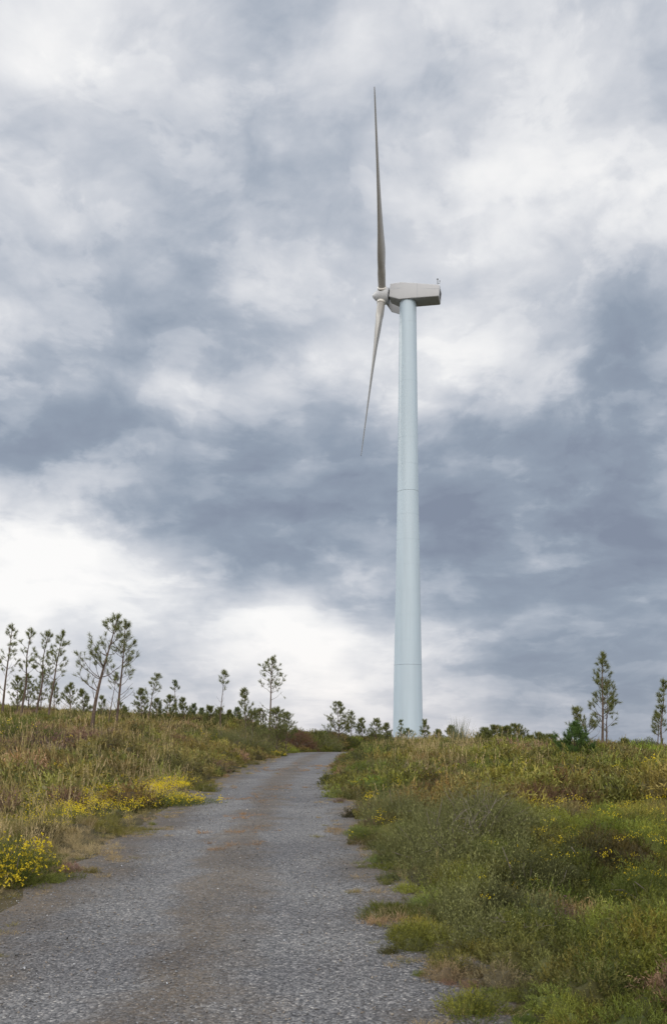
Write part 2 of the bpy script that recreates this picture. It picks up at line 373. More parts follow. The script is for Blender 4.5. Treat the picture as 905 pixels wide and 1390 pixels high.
def proto_stone(nm, seed, mat):
    rng = np.random.default_rng(seed)
    V = unit(np.array([(0, 0, 1), (.9, 0, .2), (.3, .85, .2), (-.7, .5, .25), (-.7, -.5, .2), (.3, -.85, .25), (.1, 0, -.8)]) + rng.normal(size=(7, 3))*.28)
    V = V*[1, .75, .5]
    T = [(0, 1, 2), (0, 2, 3), (0, 3, 4), (0, 4, 5), (0, 5, 1), (6, 2, 1), (6, 3, 2), (6, 4, 3), (6, 5, 4), (6, 1, 5)]
    mb = MB(); mb.add(V, T, .5); return mb.build(nm, mat, link=False)

rng = np.random.default_rng(5)
def sample(y0, y1, dens, hw=.47, pad=3.5):
    area = (y1-y0)*2*((hw*(y0+y1)/2)+pad); n = int(area*dens)
    Y = y0 + (y1-y0)*rng.random(n*2); w = hw*Y+pad; keep = rng.random(n*2) < w/(hw*y1+pad)
    Y = Y[keep][:n]; X = (rng.random(len(Y))*2-1)*(hw*Y+pad)
    return X, Y
def slope_rot(X, Y, k=.6):
    e = .15; gx = (H(X+e, Y)-H(X-e, Y))/(2*e); gy = (H(X, Y+e)-H(X, Y-e))/(2*e)
    return np.stack([np.arctan(gy)*k, -np.arctan(gx)*k, rng.random(len(X))*6.283], 1)

# patches seen in the photograph: (column, row, radius m, colour, strength)
def patch_w(X, Y, px, py, rad, asp=1.6):
    gx, gy = ground(px, py)
    n = (fbm(X, Y, .8, 2, 21)-.5)*.9
    return ss(1.15-(np.hypot((X-gx)/rad, (Y-gy)/(rad*asp))+n), 0, .35)
GREEN = np.array((.108, .122, .022)); BRIGHT = np.array((.175, .205, .028)); OLIVE = np.array((.170, .155, .042)); BROWN = np.array((.170, .108, .058))
DARK = np.array((.038, .044, .014)); TAN = np.array((.37, .30, .165)); MAUVE = np.array((.24, .14, .14)); GREYG = np.array((.135, .145, .052)); RUST = np.array((.21, .105, .055))
PATCH = [(690, 1080, .6, RUST, .7), (630, 1078, 1.1, RUST, .75), (745, 1080, 1.1, RUST*.8, .8), (800, 1045, 1.2, BROWN, .6), (780, 1100, 2.2, BRIGHT, .45), (870, 1060, 3, OLIVE, .5), (700, 1050, 2.0, GREEN*1.2, .6), (860, 1130, 1.2, GREEN*1.2, .6), (780, 1150, .9, BRIGHT, .6), (770, 1265, .35, MAUVE, .95), (745, 1140, .7, BRIGHT, .6), (880, 1270, .9, GREEN*1.15, .7), (720, 1300, .5, GREEN*1.1, .6), (690, 1190, .6, DARK, .5), (900, 1180, .3, BROWN, .4),
         (850, 1100, 1.6, OLIVE, .5), (830, 1165, .35, RUST, .5), (90, 1008, 2, MAUVE, .5), (60, 1050, 1.2, BROWN, .4), (260, 1000, 2, BROWN, .4), (300, 1010, 1.2, BROWN, .4),
         (720, 1010, 3, BRIGHT, .5), (600, 1130, 1.5, GREYG, .7), (20, 985, 4, GREEN, .7), (560, 1180, .8, GREYG, .6), (640, 1230, .6, GREYG, .5), (820, 1195, .7, DARK, .6), (560, 1040, 2.5, OLIVE, .5)]
def heath_tint(X, Y):
    a = fbm(X, Y, 2.2, 3, 31)[:, None]; b = fbm(X, Y, 5.5, 2, 32)[:, None]; c = fbm(X, Y, 1.1, 2, 33)[:, None]
    left = ss(-X, 2.2, 4)[:, None]; mv = ss(fbm(X, Y, .9, 2, 35), .66, .74)[:, None]; dk = ss(fbm(X, Y, 1.0, 2, 36), .62, .72)[:, None]
    t = GREEN*(1-ss(a, .42, .62)) + OLIVE*ss(a, .42, .62)
    t = t*(1-.75*ss(b, .5, .62)) + BRIGHT*.75*ss(b, .5, .62)
    t = t*(1-.6*ss(c, .62, .72)) + BROWN*.6*ss(c, .62, .72)
    t = t*(1-.55*left) + (OLIVE*.70+BROWN*.15+TAN*.15)*1.1*.55*left
    t = t*(1-.6*mv)+MAUVE*.6*mv; t = t*(1-.7*dk)+DARK*.7*dk
    for px, py, rad, col, st in PATCH:
        w = patch_w(X, Y, px, py, rad)[:, None]*st; t = t*(1-w)+col*w
    return t*np.array((1.07, 1.06, 1.0))*(1+.9*(rng.random((len(X), 1))-.5))*(1+.3*(rng.random((len(X), 3))-.5))
def tan_amount(X, Y):                             # how much dry grass grows here
    n = fbm(X, Y, 3.2, 3, 41)
    left = ss(-X, 2.4, 3.6)
    w = .02 + .56*left*(1-.45*ss(Y, 25, 45)) + (n-.5)*1.1
    for px, py, rad in ((570, 1025, 3.2), (640, 1035, 2.5), (470, 1095, 1.0), (660, 1060, 1.2), (110, 1135, 1.6), (40, 1135, 1.2), (590, 1190, .6), (250, 1120, .8)): w = np.maximum(w, patch_w(X, Y, px, py, rad)*.95)
    for px, py, rad in ((760, 1015, 5), (860, 1040, 5), (780, 1120, 3), (850, 1230, 1.6), (740, 1180, 1.2), (880, 1290, 1.2)): w = w - patch_w(X, Y, px, py, rad)*.6
    return w

# low heath cushions
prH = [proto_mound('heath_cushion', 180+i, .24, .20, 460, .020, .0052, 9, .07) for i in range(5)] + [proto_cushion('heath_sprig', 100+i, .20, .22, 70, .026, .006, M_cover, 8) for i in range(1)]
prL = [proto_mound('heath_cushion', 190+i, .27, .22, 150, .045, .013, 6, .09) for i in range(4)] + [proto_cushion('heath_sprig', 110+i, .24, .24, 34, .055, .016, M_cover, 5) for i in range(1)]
def cover(name, y0, y1, dens, protos, size, label):
    X, Y = sample(y0, y1, dens); e = edge(X, Y); tw = tan_amount(X, Y)
    k = (rng.random(len(X)) < ss(e, -.12, .28)) & (rng.random(len(X)) > .75*ss(tw, .45, 1.0)) & (rng.random(len(X)) > .8*ss(1.2-e, 0, .9)*ss(-X, 1, 2))
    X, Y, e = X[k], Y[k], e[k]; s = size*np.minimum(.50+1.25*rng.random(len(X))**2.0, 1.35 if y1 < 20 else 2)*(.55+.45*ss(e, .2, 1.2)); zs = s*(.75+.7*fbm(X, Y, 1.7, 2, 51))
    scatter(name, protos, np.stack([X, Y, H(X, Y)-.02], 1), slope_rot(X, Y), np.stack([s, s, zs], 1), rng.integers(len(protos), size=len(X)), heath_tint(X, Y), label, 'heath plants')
cover('near_heath', 3.2, 15, 30, prH, 1.0, 'low green and olive heath cushions covering the near ground beside the track')
cover('far_heath', 15, 75, 11, prL, 1.35, 'low green, olive and brown heath covering the slopes up to the skyline')
# grasses
prG = [proto_grass('grass_tuft', 120+i, .07, .40, 60, .0045, .7, M_coverg, 3, 3) for i in range(5)]
prG2 = [proto_grass('grass_tuft', 130+i, .12, .42, 34, .012, .7, M_coverg, 2, 2) for i in range(4)]
def grass(name, y0, y1, dens, protos, size, label):
    X, Y = sample(y0, y1, dens); e = edge(X, Y); tw = tan_amount(X, Y)
    k = (rng.random(len(X)) < ss(e, -.05, .5)) & (rng.random(len(X)) < ss(tw, .05, .95)); X, Y, e, tw = X[k], Y[k], e[k], tw[k]
    s = size*(.55+.65*rng.random(len(X)))*(.28+.72*ss(e, .15, 1.5)); zs = s*(.8+.6*rng.random(len(X)))
    mixg = ss(fbm(X, Y, 1.6, 2, 61)+.25*(rng.random(len(X))-.5), .38, .62)[:, None]
    t = TAN*mixg + (TAN*.35+OLIVE*.75)*(1-mixg); t = t*(1+.4*(rng.random((len(X), 1))-.5))
    rot = np.stack([rng.normal(size=len(X))*.12, rng.normal(size=len(X))*.12+.08, rng.random(len(X))*6.28], 1)
    scatter(name, protos, np.stack([X, Y, H(X, Y)], 1), rot, np.stack([s, s, zs], 1), rng.integers(len(protos), size=len(X)), t, label, 'grass')
grass('near_grass', 3.2, 15, 26, prG, .95, 'dry tan and green grass growing on the near verges')
grass('far_grass', 15, 75, 8, prG2, 1.05, 'dry tan grass growing among the heath toward the skyline')
# short turf and orange dry wisps that creep on to the gravel
prT = [proto_grass('turf_tuft', 140+i, .10, .085, 90, .004, .7, M_coverg, 2) for i in range(4)]
X, Y = sample(3.2, 45, 16, .0, 4.0); e = edge(X, Y); l, r = road_lr(Y); lat = (X-l)/(r-l)
mid = np.exp(-((lat-.5+(fbm(Y*0, Y, 6, 2, 71)-.5)*.2)/.055)**2)*ss(fbm(X, Y, 1.5, 2, 72), .5, .66)
sid = ss(e, -.55, .05)*(1-ss(e, .3, .8))*ss(fbm(X, Y, .7, 2, 73), .32, .55)
k = rng.random(len(X)) < np.maximum(mid*.9*ss(Y, 7, 13), sid); X, Y, mid = X[k], Y[k], mid[k]
onr = (mid > .2)[:, None]
t = np.where(onr, np.array((.30, .185, .095)), np.where(rng.random((len(X), 1)) < .6, TAN*np.array((.95, .9, .85)), OLIVE*1.2))
s = .45+.6*rng.random(len(X)); P_ = [np.stack([X, Y, H(X, Y)+.0], 1)]; T_ = [t]; S_ = [s]
for px, py, rad, col, n_ in ((540, 1238, .24, GREEN*.95, 60), (575, 1246, .2, GREEN, 44), (552, 1244, .22, TAN*.8, 22), (556, 1272, .13, GREEN, 26), (522, 1177, .2, GREEN*1.1, 34), (345, 1108, .35, (.34, .20, .09), 16), (355, 1085, .6, (.32, .20, .10), 16), (372, 1070, .7, (.32, .20, .10), 18), (330, 1130, .4, (.30, .19, .10), 14),
                             (395, 1045, 1.2, (.33, .21, .10), 30), (330, 1150, .3, (.30, .19, .1), 14), (520, 1255, .12, (.33, .23, .13), 7), (470, 1130, .3, (.3, .22, .12), 16), (175, 1128, .35, OLIVE*1.1, 50), (110, 1158, .5, TAN, 40), (60, 1190, .4, TAN, 30), (440, 1040, .6, (.33, .22, .12), 14)):
    gx, gy = ground(px, py); q = rng.normal(size=(n_, 2))*[rad, rad*1.3]*.6+[gx, gy]
    P_.append(np.stack([q[:, 0], q[:, 1], H(q[:, 0], q[:, 1])], 1)); T_.append(np.tile(col, (n_, 1))*(.8+.4*rng.random((n_, 1)))); S_.append(.6+.7*rng.random(n_))
P_ = np.concatenate(P_); T_ = np.concatenate(T_); S_ = np.concatenate(S_)
scatter('verge_turf', prT, P_, np.stack([rng.normal(size=len(P_))*.15, rng.normal(size=len(P_))*.15, rng.random(len(P_))*6.3], 1), np.stack([S_]*3, 1), rng.integers(4, size=len(P_)), T_, 'short green turf and orange dry wisps creeping on to the gravel track', 'turf')
# broom saplings among the right-hand verge
prB = [proto_broomtuft('broom_sprig', 150+i, .46, 22, .0045, .024, M_cover) for i in range(4)]
PX = []; 
for px, py, rad, n_ in ((590, 1125, 1.3, 90), (540, 1100, 1.2, 70), (660, 1150, .8, 30), (585, 1190, .5, 26), (620, 1250, .3, 14), (655, 1290, .25, 8), (505, 1045, 1.3, 90), (230, 1040, 1.6, 120), (330, 1015, 2, 160), (700, 1230, .5, 30), (40, 1010, 2.5, 130), (170, 1062, 1.5, 60)):
    gx, gy = ground(px, py); q = rng.normal(size=(n_, 2))*[rad, rad*1.4]*.6+[gx, gy]; PX.append(q)
q = np.concatenate(PX); q = q[edge(q[:, 0], q[:, 1]) > .25]; n_ = len(q); s = .55+.75*rng.random(n_)
scatter('broom_saplings', prB, np.stack([q[:, 0], q[:, 1], H(q[:, 0], q[:, 1])], 1), np.stack([rng.normal(size=n_)*.15, rng.normal(size=n_)*.15, rng.random(n_)*6.3], 1), np.stack([s, s, s*(.8+.5*rng.random(n_))], 1),
        rng.integers(4, size=n_), GREYG*(.75+.6*rng.random((n_, 1))), 'grey green broom seedlings massed on the verges', 'broom')
# yellow gorse flowers sprinkled through the cover
prF = [proto_flowers('flower_sprig', 160+i, .075, 16, .016) for i in range(3)]
PX = []; SC = []
for px, py, rad, n_ in ((60, 1102, 1.8, 190), (120, 1096, 1.5, 90), (30, 1085, 1.6, 70), (165, 1088, .75, 80), (235, 1080, .8, 110), (205, 1078, .7, 50), (110, 1060, 2.5, 50), (270, 1040, 1.8, 60), (310, 1030, 1.5, 40), (150, 1078, 1.6, 80), (90, 1120, .9, 60), (150, 1060, 2, 26),
                        (520, 1080, 1.2, 26), (495, 1130, .35, 20), (480, 1100, .5, 16), (850, 1060, 3.5, 85), (700, 1055, 3.5, 70), (890, 1075, 2, 50), (760, 1015, 4, 60), (670, 1025, 4, 45), (720, 1110, 2, 22), (800, 1110, 2.5, 28), (850, 1160, 1.4, 16), (770, 1140, 1.2, 10), (860, 1210, .8, 16), (880, 1170, .7, 16), (690, 1150, .8, 10),
                        (640, 1240, .5, 6), (560, 1060, 2, 26), (790, 1200, .6, 8), (20, 1000, 2.5, 50), (600, 1015, 3, 30), (340, 1020, 1.5, 16)):
    gx, gy = ground(px, py); q = rng.normal(size=(n_, 2))*[rad, rad*1.5]*.6+[gx, gy]; PX.append(q); SC.append((.45 if py < 1160 else .3)+.5*rng.random(n_))
q = np.concatenate(PX); s = np.concatenate(SC); k = edge(q[:, 0], q[:, 1]) > .35; q = q[k]; s = s[k]; n_ = len(q)
s = s*np.clip(.55+q[:, 1]/40, .6, 1.15)
scatter('gorse_flowers', prF, np.stack([q[:, 0], q[:, 1], H(q[:, 0], q[:, 1])+.17+.16*rng.random(n_)], 1), rng.random((n_, 3))*[.3, .3, 6.3], np.stack([s]*3, 1), rng.integers(3, size=n_), np.ones((n_, 3)), 'small yellow gorse flowers sprinkled over the heath', 'flowers')
# loose chippings
def stone_mat():
    m, N, L = new_mat('chipping'); o = N.new('ShaderNodeOutputMaterial'); p = N.new('ShaderNodeBsdfPrincipled'); L.new(p.outputs[0], o.inputs[0]); p.inputs['Roughness'].default_value = .8
    ti = N.new('ShaderNodeAttribute'); ti.attribute_type = 'INSTANCER'; ti.attribute_name = 'tint'; L.new(ti.outputs['Color'], p.inputs['Base Color']); return m
MS = stone_mat(); prS = [proto_stone('stone', 170+i, MS) for i in range(6)]
Xa, Ya = sample(3.2, 12, 480, 0, 3.6); Xb, Yb = sample(12, 26, 90, 0, 4.2); X = np.concatenate([Xa, Xb])-.7; Y = np.concatenate([Ya, Yb]); e = edge(X, Y)
k = rng.random(len(X)) < (1-ss(e, -.1, .6)); X, Y = X[k], Y[k]; n_ = len(X)
s = .004+.009*rng.random(n_)**2.4; s = s*(1+.5*ss(Y, 10, 20)); s = np.where(rng.random(n_) < .006, s*2.0, s)
g = .09+.15*rng.random(n_)**1.3; g = np.where(rng.random(n_) < .018, .32+.2*rng.random(n_), g)
wm = rng.random(n_)[:, None] < .25; t = g[:, None]*np.where(wm, np.array((1.1, .97, .82)), np.array((.95, 1.0, 1.08)))
l, r = road_lr(Y); lat = (X-l)/(r-l)
scatter('gravel', prS, np.stack([X, Y, H(X, Y)+.006+.018*np.exp(-((lat-.5)/.09)**2)-.012*np.exp(-((lat-.3)/.07)**2)-.012*np.exp(-((lat-.72)/.07)**2)+s*.2], 1), rng.random((n_, 3))*[.6, .6, 6.3], np.stack([s*(.8+.5*rng.random(n_)), s, s], 1), rng.integers(6, size=n_), t, 'loose grey and pale chippings lying on the track', 'gravel')

# ------------------------------------------------------------------ pines
def put_empty(name, x, y, z, label, cat, group=None):
    o = bpy.data.objects.new(name, None); COL.objects.link(o); o.location = (x, y, z); o.empty_display_size = .3
    return tag(o, label, cat, group)
def pine(px, ytop, Y, label, seed, bare=.45, spread=.18, lean=0., bow=0., tufts=1.0, kind='pine_tree', dy=0., needle=None, rad=1., whorl=.38, taper=.55, forks=(), sparse=.0, group='scattered young pines on the skyline', tl=.175, blank=.5):
    rng = np.random.default_rng(seed)
    X = at(px, Y); z0 = float(H(np.array(X), np.array(Y))) - .08
    h = EYE + (HY-ytop)/F*Y - z0
    root = put_empty(kind, X, Y, z0, label, 'pine tree', group)
    needle = needle or M_needle
    tr = MB(); lm = tr; nd = MB()
    wob = rng.normal(size=4)*.012*h
    def spine(t): return np.array([lean*h*t + bow*h*math.sin(math.pi*t)*(1-t*.4) + wob[0]*math.sin(5*t) + wob[2]*math.sin(11*t)*.4, dy*h*t + wob[1]*math.sin(4*t), h*.985*t])
    whorl = min(whorl, .085*h); small = h < 3.2; tl = tl*(.85 if small else 1)
    r0 = (.012*h+.014)*rad
    ts = np.linspace(0, 1, 16); tube(tr, [spine(t) for t in ts], [r0*(1-.86*t**.9)+(.35*r0*math.exp(-t*25)) for t in ts], 8, cap=True)
    nl = rng.integers
    def tuft(p, d, s=1.0):
        n = int((30 if small else 32)*tufts*(.8+.4*rng.random())); d = unit(np.asarray(d))
        b = p + d*(rng.random((n, 1))*.16-.10)*s; o_ = unit(rng.normal(size=(n, 3)))
        leaf_tris(nd, b, d*.75+o_*.75, tl*s*(.75+.4*rng.random(n)), .0095*(1+.25*(Y > 45)+.3*(Y > 70)), rng)
    def branch(t, az, ln, up0, needles):
        p = spine(t); out = np.array([math.cos(az), math.sin(az), 0]); K = 6; pts = [p]
        for k in range(1, K+1):
            s = k/K; el = up0 + (1.05-up0)*s*.75 + rng.normal()*.08
            pts.append(pts[-1] + (out*math.cos(el)+np.array([0, 0, 1])*math.sin(el))*ln/K + rng.normal(size=3)*.018*ln)
        pts = np.array(pts); rb = max(.004, .010*ln+.004)*rad**.5
        tube(lm, pts, np.linspace(rb, rb*.3, K+1), 4, cap=False)
        if needles > 0:
            tuft(pts[-1], pts[-1]-pts[-2])
            for _ in range(int(needles*ln*(6.0 if small else 4.4)+rng.random())):
                s = .40+.6*rng.random(); i = min(int(s*K), K-1); q = pts[i]+(pts[i+1]-pts[i])*(s*K-i)
                d = unit((pts[i+1]-pts[i])/ln*K*.6 + rng.normal(size=3)*.45 + [0, 0, .35]); l2 = ln*(.16+.22*rng.random())
                tube(lm, [q, q+d*l2*.6, q+d*l2+[0, 0, .04]], [rb*.45, rb*.35, rb*.25], 3, cap=False); tuft(q+d*l2, d+[0, 0, .3], .9)
        elif ln > .3:
            for _ in range(int(2+ln*2)):
                s = .35+.6*rng.random(); i = min(int(s*K), K-1); q = pts[i]; d = unit(pts[i+1]-pts[i]+rng.normal(size=3)*ln*.12); l2 = ln*(.2+.3*rng.random())
                tube(lm, [q, q+d*l2*.5, q+d*l2+[0, 0, .08*l2]], [rb*.4, rb*.3, rb*.2], 3, cap=False)
                if rng.random() < .18: tuft(q+d*l2, d, .75)
    t = max(.08, bare*blank)
    while t < .985:
        w = max(0., (1-t)/(1-bare*.6))                     # relative distance from the tip
        ln = 1.22*spread*h*(min(1, w*1.25)**taper)*(1 if t > bare else .85)
        nb = (5 if small else 4) if t > bare else 2
        for k in range(nb + (rng.random() < .5)):
            if t < bare and rng.random() < .35: continue
            if rng.random() < sparse: continue
            l_b = ln*(.6+.55*rng.random())
            branch(t+rng.normal()*.006, rng.random()*6.283, max(l_b, .12), .25+.35*rng.random()+.5*max(0, t-.7), 1 if (t > bare and rng.random() > .05) else (1 if t > bare-.1 and rng.random() < .4 else 0))
        t += whorl/h*(.8+.4*rng.random())*(1 if t < .8 else .62)
    for k in range(4): tuft(spine(1)+[0, 0, -.07*k], np.array([0, 0, 1])+rng.normal(size=3)*.25)
    tr.build('trunk', M_bark, root, smooth=True); nd.build('crown', needle, root)
    return root

P = [  # column, top row, distance, label, options
 (2, 846, 47, 'thin bare-stemmed pine at the far left edge of the photo, leaning right', dict(lean=.10, bare=.50, spread=.13, sparse=.2)),
 (29, 852, 48, 'slim leaning pine, second from the left edge, with small scattered tufts', dict(lean=.10, bare=.48, spread=.13, sparse=.3)),
 (50, 855, 47, 'slim leaning pine in the middle of the left group, branches mostly to its left', dict(lean=.12, bare=.45, spread=.14, sparse=.1)),
 (66, 857, 46, 'slim leaning pine at the right end of the left group with one dead side branch', dict(lean=.14, bare=.45, spread=.15, sparse=.1)),
 (124, 835, 36, 'tall left-hand pine with a thick trunk bent at its foot and bare side branches', dict(lean=.19, bow=-.02, bare=.50, spread=.20, rad=1.25, tufts=1.2, whorl=.42)),
 (150, 843, 37, 'tall pine just right of the bent-trunk pine, its crown touching it', dict(lean=.15, bare=.55, spread=.18, tufts=1.1, rad=1.0, whorl=.36)),
 (147, 913, 44, 'thin leaning sapling stem between the trunks of the two tall left pines', dict(lean=.14, bare=.8, spread=.12, sparse=.4, rad=.7)),
 (24, 918, 62, 'low bushy pine behind the leftmost thin stems', dict(bare=.25, spread=.22)),
 (38, 914, 64, 'low bushy pine behind the second thin left-hand stem', dict(bare=.28, spread=.22)),
 (57, 912, 63, 'small dense pine behind the middle of the left group', dict(bare=.3, spread=.2)),
 (74, 925, 66, 'small open pine behind the right end of the left group', dict(bare=.35, spread=.2)),
 (95, 928, 55, 'small round-headed pine on a short stem, left of the bent-trunk pine', dict(bare=.42, spread=.2, lean=.02)),
 (113, 936, 56, 'little bushy pine touching the foot of the bent-trunk pine from the left', dict(bare=.3, spread=.22)),
 (138, 944, 58, 'tiny spindly pine seen between the trunks of the two tall left pines', dict(bare=.55, spread=.16, sparse=.2)),
 (164, 955, 58, 'sparse stunted pine just right of the second tall pine', dict(bare=.5, spread=.3, sparse=.45)),
 (192, 935, 60, 'dense cone-shaped pine, leftmost of the bushy row left of the track', dict(bare=.08, spread=.25, tufts=1.2, whorl=.33)),
 (202, 914, 58, 'thin-stemmed pine with a small head rising behind the dense cone-shaped pine', dict(bare=.62, spread=.18, lean=.10)),
 (213, 948, 62, 'small dense pine between the thin-stemmed pine and the broad bushy one', dict(bare=.1, spread=.25, tufts=1.1)),
 (231, 944, 60, 'broad bushy pine with a rounded top in the row left of the track', dict(bare=.08, spread=.30, tufts=1.2)),
 (238, 924, 66, 'faint thin pine with a bare stem above the broad bushy pine', dict(bare=.68, spread=.15, needle=M_needle_far, sparse=.2)),
 (249, 948, 61, 'pointed bushy pine on the right flank of the broad bushy one', dict(bare=.1, spread=.26)),
 (263, 957, 66, 'small pale pine, first of two low ones before the dark trio', dict(bare=.15, spread=.25, needle=M_needle_far)),
 (274, 962, 68, 'small pale pine, second of two low ones before the dark trio', dict(bare=.2, spread=.25, needle=M_needle_far)),
 (286, 959, 58, 'low dark bushy pine left of the tall wispy pine', dict(bare=.08, spread=.30, tufts=1.2)),
 (298, 961, 60, 'low dark bushy pine at the foot of the tall wispy pine', dict(bare=.08, spread=.28, tufts=1.1)),
 (299, 909, 54, 'tall wispy pine with a bare thin stem and tiny head, midway to the track', dict(bare=.70, spread=.13, lean=.05, tufts=.9, rad=.75)),
 (312, 966, 64, 'small bushy pine just right of the tall wispy pine', dict(bare=.1, spread=.3)),
 (322, 962, 66, 'pale round-topped small pine between wispy and slender pines', dict(bare=.1, spread=.3, needle=M_needle_far)),
 (333, 935, 53, 'slender dark pine with a compact narrow crown left of the open-headed pine', dict(bare=.40, spread=.17, tufts=1.1)),
 (343, 966, 60, 'low rounded pine between the slender and the open-headed pine', dict(bare=.1, spread=.32)),
 (354, 963, 62, 'low bushy pine at the foot of the open-headed pine', dict(bare=.1, spread=.3)),
 (363, 892, 59, 'tall open-headed pine alone left of the track, round crown and long bare branches', dict(bare=.58, spread=.19, lean=.06, tufts=1.15)),
 (376, 962, 52, 'small spreading pine right of the open-headed pine above the broom', dict(bare=.15, spread=.35, lean=-.02)),
 (389, 968, 54, 'small pine at the right end of the left slope, beside the brown brambles', dict(bare=.2, spread=.3)),
 (459, 953, 66, 'broad dark pine straight beyond the end of the track', dict(bare=.15, spread=.30, tufts=1.3, whorl=.34)),
 (477, 965, 70, 'narrow pine right of the broad dark pine beyond the track', dict(bare=.25, spread=.2)),
 (491, 975, 72, 'small pine second right of the broad dark pine beyond the track', dict(bare=.25, spread=.25)),
 (510, 976, 70, 'small pine just left of the turbine tower', dict(bare=.1, spread=.28, tufts=1.1)),
 (524, 983, 66, 'lowest pine touching the left edge of the turbine tower', dict(bare=.1, spread=.3, tufts=1.1)),
 (544, 978, 72, 'sparse small pine seen against the turbine tower, left one', dict(bare=.3, spread=.22, sparse=.45, needle=M_needle_far)),
 (553, 990, 70, 'sparse tiny pine seen against the turbine tower, right one', dict(bare=.2, spread=.4, sparse=.4, needle=M_needle_far)),
 (577, 978, 62, 'spindly pine just right of the turbine tower', dict(bare=.2, spread=.2, sparse=.2)),
 (594, 992, 64, 'very low pine tip between the spindly pine and the upright broom', dict(bare=.1, spread=.35)),
 (612, 987, 60, 'dark low pine top beside the left flank of the upright broom', dict(bare=.1, spread=.35)),
 (657, 990, 50, 'dark bushy pine top, leftmost of the four right of the upright broom', dict(bare=.05, spread=.45, tufts=1.2)),
 (671, 987, 51, 'dark bushy pine top, second of the four right of the upright broom', dict(bare=.05, spread=.45, tufts=1.2)),
 (686, 988, 50, 'dark bushy pine top, third of the four right of the upright broom', dict(bare=.05, spread=.45, tufts=1.2)),
 (699, 985, 52, 'dark bushy pine top, fourth of the four right of the upright broom', dict(bare=.05, spread=.45, tufts=1.2)),
 (731, 997, 52, 'low spreading pine top midway between the dark row and the bright green pine', dict(bare=.05, spread=.5)),
 (746, 999, 53, 'low pine top nearest the left side of the bright green pine', dict(bare=.05, spread=.5)),
 (719, 1001, 54, 'tiny pine tip right after the dark row of pine tops', dict(bare=.05, spread=.5)),
 (817, 885, 40, 'tallest pine on the right with a dense pointed crown', dict(bare=.33, spread=.155, tufts=1.5, whorl=.26, taper=.75, blank=.55)),
 (823, 925, 40.6, 'second thin stem standing close on the right of the tallest right-hand pine', dict(bare=.5, spread=.24, sparse=.25, rad=.7)),
 (808, 962, 39.4, 'low stem leaning left from the foot of the tallest right-hand pine', dict(bare=.4, spread=.30, lean=-.38, rad=.8, sparse=.2)),
 (899, 922, 42, 'narrow pine at the far right edge of the photo', dict(bare=.38, spread=.13, tufts=1.2, whorl=.3, lean=-.01)),
 (893, 968, 43, 'small twiggy pine at the foot of the far right edge pine', dict(bare=.5, spread=.2, sparse=.4)),
 (847, 1005, 46, 'tiny pine seedling between the tallest right pine and the round grey bush', dict(bare=.05, spread=.4)),
]
for i, (px, yt, Y, lab, kw) in enumerate(P): pine(px, yt, Y, lab, 300+i, **kw)
pine(779, 984, 27, 'bright green bushy pine with foliage to the ground on the right slope', 390, bare=.02, spread=.44, tufts=1.9, needle=M_needle_young, whorl=.17, taper=.8, kind='young_pine', tl=.13, blank=1, group=None)

# ------------------------------------------------------------------ single shrubs
def shrub(name, px, py, w, h, label, seed, leaf, cat='shrub', flowers=0, n=900, ll=.03, lw=.008, lps=7, up=.35, twig=16, depth=None, bloom=None, asym=0., group=None, lumps=5, stiff=False, fs=.016):
    rng = np.random.default_rng(seed); X, Y = ground(px, py); z0 = float(H(np.array(X), np.array(Y))) - .05
    group = group or {'gorse bush': 'gorse bushes dotted over the heath', 'broom bush': 'broom bushes beside the track', 'heather': 'heather clumps on the slopes'}.get(cat)
    root = put_empty(name, X, Y, z0, label, cat, group); depth = depth or w
    fo = MB(); st = MB(); fl = MB(); z_off = 0
    # a shrub is a few overlapping domes of sprigs
    C = [(0, 0, 0, 1.)] + [(rng.normal()*.22*w, rng.normal()*.22*depth, 0, .5+.4*rng.random()) for _ in range(lumps)]
    tips = []; dirs = []
    for c in C:
        k = int(n*c[3]**2/sum(q[3]**2 for q in C)); d = unit(rng.normal(size=(k, 3))); d[:, 2] = np.abs(d[:, 2])
        rr = (.62+.38*rng.random((k, 1))**.6)*(1+.18*np.sin(d[:, :1]*9+seed)*np.cos(d[:, 1:2]*8))
        tips.append(np.array(c[:3])+d*rr*np.array([w/2, depth/2, h])*c[3]); dirs.append(unit(d*[1, 1, .6]+[0, 0, up]))
    T = np.concatenate(tips); D = unit(np.concatenate(dirs)+rng.normal(size=(len(T), 3))*.28)
    sl = (.10+.10*rng.random(len(T)))*(1 if not stiff else 2.6)
    i = np.repeat(np.arange(len(T)), lps); s = np.tile(np.linspace(-1, 0, lps), len(T))
    pvv = np.clip(rng.random(len(T))[i]*.6+.4*rng.random(len(i)), 0, 1)
    leaf_tris(fo, T[i]+D[i]*(s*sl[i])[:, None], D[i]*(.7 if not stiff else 2)+rng.normal(size=(len(i), 3))*.6, ll*(.7+.6*rng.random(len(i))), lw, rng, pvv)
    blade_strips(fo, T-D*sl[:, None], D, sl, lw*.6, .04, rng, pv=.1, seg=1)
    for k in range(twig):
        q = T[rng.integers(len(T))]; b = np.array([q[0]*.2, q[1]*.2, 0]); m = (b+q)/2+rng.normal(size=3)*.05*w
        tube(st, [b, m, q*[1, 1, .97]], [.012*h+.004, .008*h+.003, .003], 4, cap=False)
    fo.build('foliage', leaf, root)
    if st.n: st.build('stems', M_twig, root)
    if flowers:
        up_ = np.where(T[:, 2] > h*.25)[0]; ci = rng.choice(up_, max(3, flowers//9)); j = rng.choice(ci, flowers)
        k = 4; i = np.repeat(j, k); off = np.repeat(rng.normal(size=(flowers, 3))*.045, k, 0)
        leaf_quads(fl, T[i]+off+D[i]*.01, rng.normal(size=(len(i), 3))+[0, 0, .4], fs, fs*.75, rng); f = fl.build('flowers', bloom or M_flower, root)
        f['kind'] = 'stuff'
    return root
